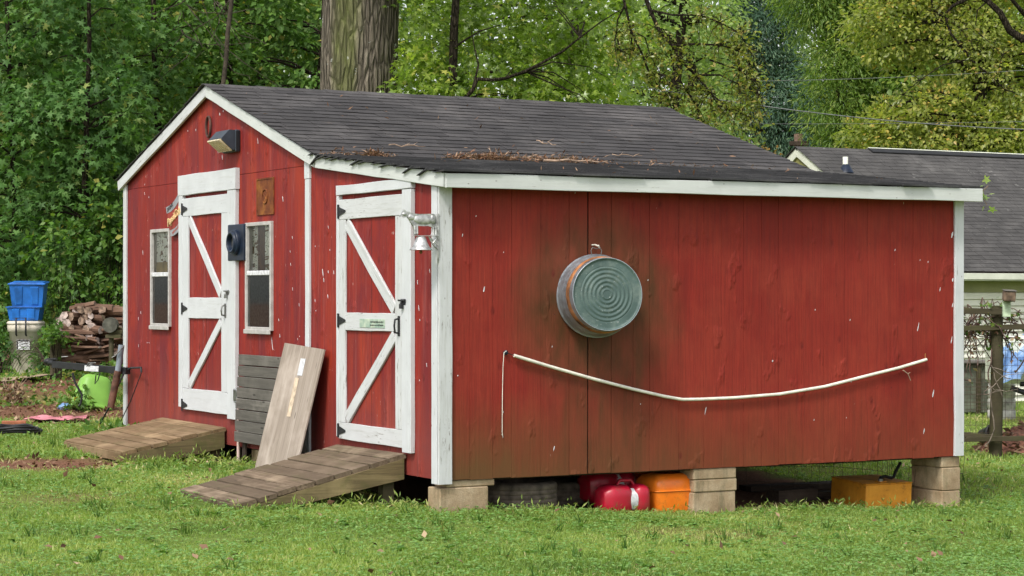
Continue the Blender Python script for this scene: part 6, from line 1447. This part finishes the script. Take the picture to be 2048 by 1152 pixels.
# far wood that reads as one mass
r = np.random.default_rng(77); bl = []
for k in range(46):
    px = -200+k*54; Y = 76+r.uniform(-6, 14)+(8 if px > 1450 else 0)
    for z, s in ((2.5, 3.0), (6.5, 3.2), (10.5, 3.0), (14.5, 2.6)):
        if px < 700 and z > 11 and r.random() < .35: continue
        c = P(px+r.uniform(-20, 20), 0, Y); bl.append((c.x, Y+r.uniform(-1.5, 1.5), z+r.uniform(-.6, .6), 1.9, 1.5, s*.66, 30 if px < 1250 else 46))
for k in range(22):
    px = -160+k*42; Y = 52+r.uniform(-3, 4)
    for z in (2.0, 4.6, 7.0, 9.2):
        if z > 6.5 and r.random() < .22: continue
        c = P(px+r.uniform(-15, 15), 0, Y); bl.append((c.x, Y, z+r.uniform(-.4, .4), 1.2, 1.0, 1.35, 26))
V, Fc, tn, C = crown_np(bl, 16, .80, .36, DIAM, DIAMF, 71); o = np_obj('far_woods', V, Fc, L_FAR, None, tn)
tag(o, 'far mass of green woodland closing the view behind all the nearer trees', 'woods', kind='stuff')
# low growth under the wood, ivy on the woodpile post, bushes
def bush(name, label, px, Y, w, h, n, leaf, kind, seed, group=None, T='OVAL', cat='bush', z0=0.0):
    b = G(px, Y); t = thing(name, label, cat, b, 0, group); r = np.random.default_rng(seed)
    TT, TF = {'OVAL': (OVAL, OVALF), 'STAR': (STAR, STARF)}[T]
    V, Fc, tn, C = crown_np([(b.x, b.y, b.z+h*.5+z0, w, w*.7, h*.5, n)], 16, .16, leaf, TT, TF, seed, base=b, droop=.2, shell=.1)
    np_obj('foliage', V, Fc, kind, t, tn); m = MB(); q = random.Random(seed)
    for c in (C-np.array(b))[::2]: m.tube([(q.gauss(0, w*.2), q.gauss(0, w*.1), -.02), (c[0]*.5, c[1]*.5, c[2]*.6), tuple(c)], [.006, .004, .002], 4, caps=False)
    m.build('stems', M_BARKD, t); return t
GBU = 'low green bushes along the edge of the wood'
bush('ivy_clump', 'bright ivy clump spilling over the left end of the woodpile', 112, 26.6, .15, .22, 11, .065, L_WEED, 5, None, 'STAR', 'ivy', .48)
bush('ivy_clump', 'leafy vine growing over the left side of the lime green bin', 155, 23.6, .12, .30, 8, .06, L_WEED, 6, None, 'STAR', 'ivy')
bush('leafy_bush', 'low bush left of the beige trash can at the picture edge', 2, 28.6, .28, .9, 26, .07, L_MAPLE, 7, GBU)
bush('leafy_bush', 'low bush filling the gap between trash can and woodpile', 95, 28.5, .22, .7, 20, .07, L_MAPLE, 8, GBU)
bush('leafy_bush', 'dark bush right behind the trash can', 50, 29.6, .9, 1.3, 60, .09, L_OVAL, 9, GBU)
bush('leafy_bush', 'dark bush behind the middle of the woodpile', 180, 29.2, .9, 1.4, 60, .09, L_OVAL, 10, GBU)
bush('leafy_bush', 'dark bush beside the left wall of the shed', 245, 29.0, .5, 1.3, 44, .09, L_OVAL, 11, GBU)
bush('seedling', 'small weed seedling growing in front of the woodpile', 222, 25.0, .12, .22, 8, .06, L_WEED, 12, None, 'STAR', 'weed', .25)
bush('sapling', 'broad leaved sapling crowding the left wall trim of the shed', 228, 29.6, .55, 2.1, 60, .13, L_OVAL, 14, None, 'OVAL', 'sapling', .9)
bush('sapling', 'lighter leaved sapling between the totes and the woodpile', 130, 29.4, .6, 1.6, 50, .10, L_WEED, 15, None, 'OVAL', 'sapling', .8)
# bare dead branches hanging in the left wood
dbg = G(400, 31.2); dt = thing('dead_branches', 'bare dead twigs and vines hanging in front of the wood left of the gable peak', 'branches', dbg); m = MB(); q = random.Random(41)
for k in range(16):
    px, py = q.uniform(360, 470), q.uniform(-40, 110); pts = []; vx, vy = q.gauss(0, 8), q.gauss(12, 6)
    for j in range(q.randint(6, 11)): pts.append(P(px, py, 31.2+q.gauss(0, .05))-dbg); px += vx; py += vy; vx += q.gauss(0, 5); vy += q.gauss(0, 4)
    m.tube(pts, [q.uniform(.006, .011)*(1-.07*i) for i in range(len(pts))], 4, caps=False)
m.tube([P(px, py, 31.2)-dbg for px, py in ((470,-60),(462,10),(455,70),(452,120),(446,170),(440,230),(436,330))]+[Vector((0.3, 0, -.1))], .034, 8)
m.build('twigs', plain('grey_twig', (.055, .043, .03), .9, .3, 12), dt)
# creeper sprig at the far eave corner
c0 = S(LEN+.08, -.08, 2.40); sp_ = thing('creeper_sprig', 'pale green creeper leaves poking out at the far right eave corner', 'creeper', c0)
leaves_obj('leaves', [c0+Vector((.03+.10*random.Random(k).random(), -.02, .13-.27*random.Random(k+50).random())) for k in range(9)], .06, L_LIGHT, sp_, STAR, STARF, .2, .2, 3)
m = MB(); m.tube([(-.03, .05, -.06), (.04, 0, 0), (.10, 0, .06)], .004, 5); m.tube([(.04, 0, 0), (.09, 0, -.10)], .003, 5); m.build('stem', M_TWIG, sp_)
# ---------------------------------------------------------------- lawn, litter and roof debris
def scatter(n, y0, y1, seed, pad=.6):                # uniform over the ground seen between two distances
    r = np.random.default_rng(seed); y = np.sqrt(r.uniform(y0*y0, y1*y1, n)); x = r.uniform(-.2419*y-pad, .2419*y+pad); return x, y, r
def blocked(x, y):
    dx = x-CN[0]; dy = y-CN[1]; sx = ct*dx+st*dy; sy = -st*dx+ct*dy
    inside = (sx > .10) & (sx < 4.72) & (sy > .16) & (sy < 7.0)
    blk = ((sx > -.01) & (sx < .41) & (sy > 0) & (sy < .22)) | ((sx > xm-.01) & (sx < xm+.41) & (sy > 0) & (sy < .22)) | ((sx > LEN-.22) & (sx < LEN) & (sy > 0) & (sy < .42))
    r1 = (sx > -.95) & (sx < .05) & (sy > 4.15) & (sy < 5.78); r2 = (sx > -1.28) & (sx < .05) & (sy > .54) & (sy < 1.73)
    house_ = (y > 35) & (x > 6) & (y-36.5 > (x-7)*.55-1)
    return inside | r1 | r2 | house_ | blk
GB4 = np.array([(-.5,0,0),(.5,0,0),(.28,.55,.0),(-.05,1,.30)], float); GBF = np.array([(0,1,2),(0,2,3)])
parts = []
bands = [(10.9, 12.8, 8800, .032, .0042), (12.8, 15.0, 6900, .033, .0050), (15.0, 18.0, 4500, .036, .0062), (18.0, 23.0, 1900, .047, .009), (23.0, 31.0, 700, .060, .013), (31, 46, 180, .10, .022)]
for k, (y0, y1, dens, ln, wd) in enumerate(bands):
    area = (.2419*2*(y0+y1)/2+1.2)*(y1-y0); n = int(area*dens); x, y, r = scatter(n, y0, y1, 200+k)
    dm = dirt_mask(x, y); keep = (~blocked(x, y)) & (r.random(n) > dm*.97) & (r.random(n) < .30+1.0*vnoise(x, y, 1.7)*(.5+.9*vnoise(x+2, y+8, 5))); x, y, dm = x[keep], y[keep], dm[keep]; n = len(x)
    z = ground_np(x, y)-.004; p = np.stack([x, y, z], 1)
    ax = r.normal(size=(n, 3))*.62; ax[:, 2] = np.abs(r.normal(size=n)*.35)+.42; nz = r.normal(size=(n, 3)); nz[:, 2] = .6
    dx = x-CN[0]; dy = y-CN[1]; sx = ct*dx+st*dy; sy = -st*dx+ct*dy
    edge = np.exp(-np.abs(sy-.05)/.16)*((sx > -.1) & (sx < 5))*.5 + np.exp(-np.abs(sy-4.05)/.16)*((sx > -1) & (sx < .2))*.9 + np.exp(-np.abs(sy-2.9)/.9)*((sx > -.45) & (sx < .3))*.5 + np.exp(-np.abs(sy-.45)/.12)*((sx > -1.4) & (sx < 0))*.6
    L = ln*(.45+.8*r.random(n)+.8*(r.random(n) < .012))*(.75+.6*vnoise(x+3, y, 1.1))*(1+edge)
    tone = .32+.42*(vnoise(x, y, .8)-.3)+.28*(vnoise(x+20, y, 4)-.5)+r.normal(size=n)*.13
    tone += .55*np.clip(vnoise(x+40, y+7, .75)-.55, 0, 1)*2 + dm*.3 - edge*.15
    tone = np.where(r.random(n) < .012+.16*np.clip(vnoise(x+60, y+9, 1.3)-.62, 0, 1)*2, .97, tone)
    V, Fc = instance_np(GB4, GBF, p, ax, nz, L, wd*(.7+.6*r.random(n))); parts.append((V, Fc, np.repeat(np.clip(tone, 0, 1), 4)))
V, Fc, tn = merge_np(parts); o = np_obj('grass', V, Fc, L_GRASS, None, tn); tag(o, 'short green lawn grass with thin worn patches in front of the shed', 'grass', kind='stuff')
# clover and broad weeds
parts = []; TRI = np.array([(0,0,0),(.5,.35,.05),(.35,.85,.0),(0,.95,-.06),(-.35,.85,0),(-.5,.35,.05)], float); TRIF = np.array([(0,1,2),(0,2,3),(0,3,4),(0,4,5)])
for k, (y0, y1, dens, sz) in enumerate([(10.9, 14, 1100, .020), (14, 19, 620, .023), (19, 27, 180, .032)]):
    area = (.2419*2*(y0+y1)/2+1.2)*(y1-y0); n = int(area*dens); x, y, r = scatter(n, y0, y1, 300+k)
    keep = (~blocked(x, y)) & (r.random(n) > dirt_mask(x, y)) & (r.random(n) < .12+1.1*np.clip(vnoise(x+11, y+4, 1.3)*.6+.5*vnoise(x, y, 5)-.25, 0, 1)); x, y = x[keep], y[keep]; n = len(x)
    h = r.uniform(.015, .05, n); c = np.stack([x, y, ground_np(x, y)+h], 1)
    for j in range(3):
        a = r.uniform(0, 6.28, n) if j == 0 else a+2.09
        ax = np.stack([np.cos(a), np.sin(a), r.uniform(-.1, .25, n)], 1); nz = r.normal(size=(n, 3))*.3; nz[:, 2] = 1
        V, Fc = instance_np(TRI, TRIF, c, ax, nz, sz*r.uniform(.6, 1.25, n)*.8); parts.append((V, Fc, np.repeat(np.clip(.5+r.normal(size=n)*.2, 0, 1), 6)))
V, Fc, tn = merge_np(parts); o = np_obj('clover', V, Fc, L_CLOVER, None, tn); tag(o, 'low clover and broadleaf weeds mixed through the lawn', 'clover', kind='stuff')
# longer weeds along piers, ramps and the wood edge
def weeds(name, label, pts, leaf, per, h, kind, seed, T=NARR, Tf=DIAMF, rad=.06):
    r = np.random.default_rng(seed); pos = []; 
    for (x, y) in pts:
        z = ground(x, y)
        for j in range(per): pos.append((x+r.normal()*rad, y+r.normal()*rad, z+abs(r.normal())*h*.5+.01))
    o = leaves_obj(name, pos, leaf, kind, None, T, Tf, .5, -.25, seed); tag(o, label, 'weeds', kind='stuff'); return o
q = random.Random(5); pts = []
for x_ in np.arange(.42, xm, .05): pts += [tuple(S(x_+q.gauss(0, .02), -.02+q.gauss(0, .07), 0)[:2])]
for x_ in np.arange(xm+.4, LEN-.15, .04): pts += [tuple(S(x_+q.gauss(0, .02), .05+q.gauss(0, .08), 0)[:2])]*2
for x_ in np.arange(LEN-.25, LEN+.12, .03): pts += [tuple(S(x_, -.04+q.gauss(0, .04), 0)[:2])]*2
weeds('weeds', 'leafy weeds growing along the block piers under the long wall', pts, .05, 6, .06, L_GRASS, 4)
pts = [tuple(S(-q.uniform(.05, 1.0), 4.02+q.gauss(0, .05), 0)[:2]) for _ in range(50)]+[tuple(S(-q.uniform(-.1, .4), q.uniform(2.1, 4.0), 0)[:2]) for _ in range(90)]
weeds('weeds', 'tall weeds growing between the two ramps below the door wall', pts, .055, 7, .08, L_GRASS, 6)
pts = [tuple(S(-q.uniform(.3, 1.4), .42+q.gauss(0, .05), 0)[:2]) for _ in range(30)]+[tuple(S(-q.uniform(0, .5), .2+q.gauss(0, .12), 0)[:2]) for _ in range(30)]
weeds('weeds', 'grass tufts growing along the front side of the nearer ramp', pts, .055, 6, .06, L_GRASS, 8)
pts = [(q.uniform(-7.6, -3.6), q.uniform(24, 29)) for _ in range(420)]+[tuple(S(q.uniform(-.35, -.05), q.uniform(5.9, 7.0), 0)[:2]) for _ in range(40)]
pts = [p for p in pts if not blocked(np.array([p[0]]), np.array([p[1]]))[0]]
weeds('weeds', 'low ragged weeds on the ground between woodpile and trash can', pts, .07, 6, .08, L_WEED, 9, OVAL, OVALF, .12)
# rosettes of broad weeds and ragged long tufts dotted over the lawn
x, y, r = scatter(230, 11, 19, 510, .2); k_ = (~blocked(x, y)) & (dirt_mask(x, y) < .5); x, y = x[k_], y[k_]; parts = []
for j in range(9):
    a = r.uniform(0, 6.28, len(x)); ax = np.stack([np.cos(a), np.sin(a), r.uniform(.05, .5, len(x))], 1); nz = r.normal(size=(len(x), 3))*.2; nz[:, 2] = 1
    V, Fc = instance_np(OVAL, OVALF, np.stack([x, y, ground_np(x, y)+.012], 1), ax, nz, r.uniform(.03, .075, len(x))); parts.append((V, Fc, np.repeat(np.clip(r.normal(size=len(x))*.18+.45, 0, 1), 5)))
x, y, r = scatter(150, 11, 21, 511, .2); k_ = (~blocked(x, y)) & (dirt_mask(x, y) < .6); x, y = x[k_], y[k_]
for j in range(12):
    ax = r.normal(size=(len(x), 3))*.38; ax[:, 2] = 1; nz = r.normal(size=(len(x), 3)); xx = x+r.normal(size=len(x))*.02; yy = y+r.normal(size=len(x))*.02
    V, Fc = instance_np(OVAL*np.array([.09, 1, 1]), OVALF, np.stack([xx, yy, ground_np(xx, yy)], 1), ax, nz, r.uniform(.05, .12, len(x))); parts.append((V, Fc, np.repeat(np.clip(r.normal(size=len(x))*.2+.5, 0, 1), 5)))
V, Fc, tn = merge_np(parts); o = np_obj('lawn_weeds', V, Fc, L_WEED, None, tn); tag(o, 'broadleaf rosettes and ragged longer tufts dotted over the lawn', 'weeds', kind='stuff')
# dead leaves on the bare earth and a few on the lawn
x, y, r = scatter(26000, 17, 31, 410); dm = dirt_mask(x, y); keep = (r.random(len(x)) < dm*.8) & ((~blocked(x, y)) | (r.random(len(x)) < .2)) & (x < 1.0); x, y = x[keep], y[keep]
x2, y2, r2 = scatter(420, 11, 24, 411); k2 = ~blocked(x2, y2); x = np.concatenate([x, x2[k2]]); y = np.concatenate([y, y2[k2]]); n = len(x)
pos = np.stack([x, y, ground_np(x, y)+.012+np.where(np.arange(n) >= n-k2.sum(), .02, 0)], 1); o = leaves_obj('leaf_litter', pos, .055, L_LITTER, None, OVAL, OVALF, 1.2, 0, 9); tag(o, 'scattered dead brown leaves on the bare ground left of the shed', 'leaf litter', kind='stuff')
# pine straw and twigs caught where the two roof slopes meet
r = np.random.default_rng(90); pos = []
def rp(x, y, dz=.02): p = S(x, y, roofz(y)+.012+dz); return (p.x, p.y, p.z)
for c, n, sx, sy in ((1.25, 200, .10, .05), (1.55, 460, .13, .06), (2.15, 420, .30, .05), (3.1, 50, .4, .04), (.45, 300, .07, .06), (.12, 50, .10, .04), (4.0, 25, .5, .04)):
    for k in range(n): pos.append(rp(np.clip(c+r.normal()*sx, -.03, LEN), 2.06+r.normal()*sy-.03, .01+abs(r.normal())*.012*(2 if n > 300 else 1)))
for k in range(150): pos.append(rp(r.uniform(0, LEN), r.uniform(.1, 4.3), .008))
o = leaves_obj('roof_litter', pos, .055, L_PINE, None, NARR, DIAMF, 1.2, 0, 12); tag(o, 'rusty brown pine straw caught in the valley of the shed roof', 'pine straw', kind='stuff')
def twig(label, x, y, L, ang, rr, seed):
    q = random.Random(seed); b = Vector(rp(x, y, .02)); t = thing('fallen_branch', label, 'branch', b, TH, 'fallen twigs on the shed roof'); m = MB(); pts = []
    for k in range(7):
        s = k/6*L; yy = s*math.sin(ang)+q.gauss(0, .012); xx = s*math.cos(ang)
        pts.append((xx, yy, roofz(y+yy)-roofz(y)+q.uniform(0, .02)))
    m.tube(pts, [rr*(1-.1*k) for k in range(7)], 6)
    for k in (2, 4): p = Vector(pts[k]); m.tube([p, p+Vector((L*.2, q.uniform(-.05, .12), .03))], [rr*.6, rr*.2], 5)
    m.build('twig', M_TWIG, t)
twig('forked grey branch lying in the roof valley above the long wall', 1.60, 2.02, .42, R(6), .011, 1)
twig('longest pale branch lying parallel to the eave in the roof valley', 1.98, 1.93, .62, R(2), .013, 2)
twig('thin twig lying on the shingles above the nearer door', .75, 2.4, .32, R(-8), .006, 3)
twig('short twig pointing up the roof slope near the middle', 1.62, 2.2, .25, R(70), .005, 4)
twig('small pale twig alone high on the shingles', 2.35, 2.75, .18, R(-40), .006, 5)
twig('thin straight twig near the valley farther along the roof', 2.9, 2.35, .3, R(-3), .005, 6)
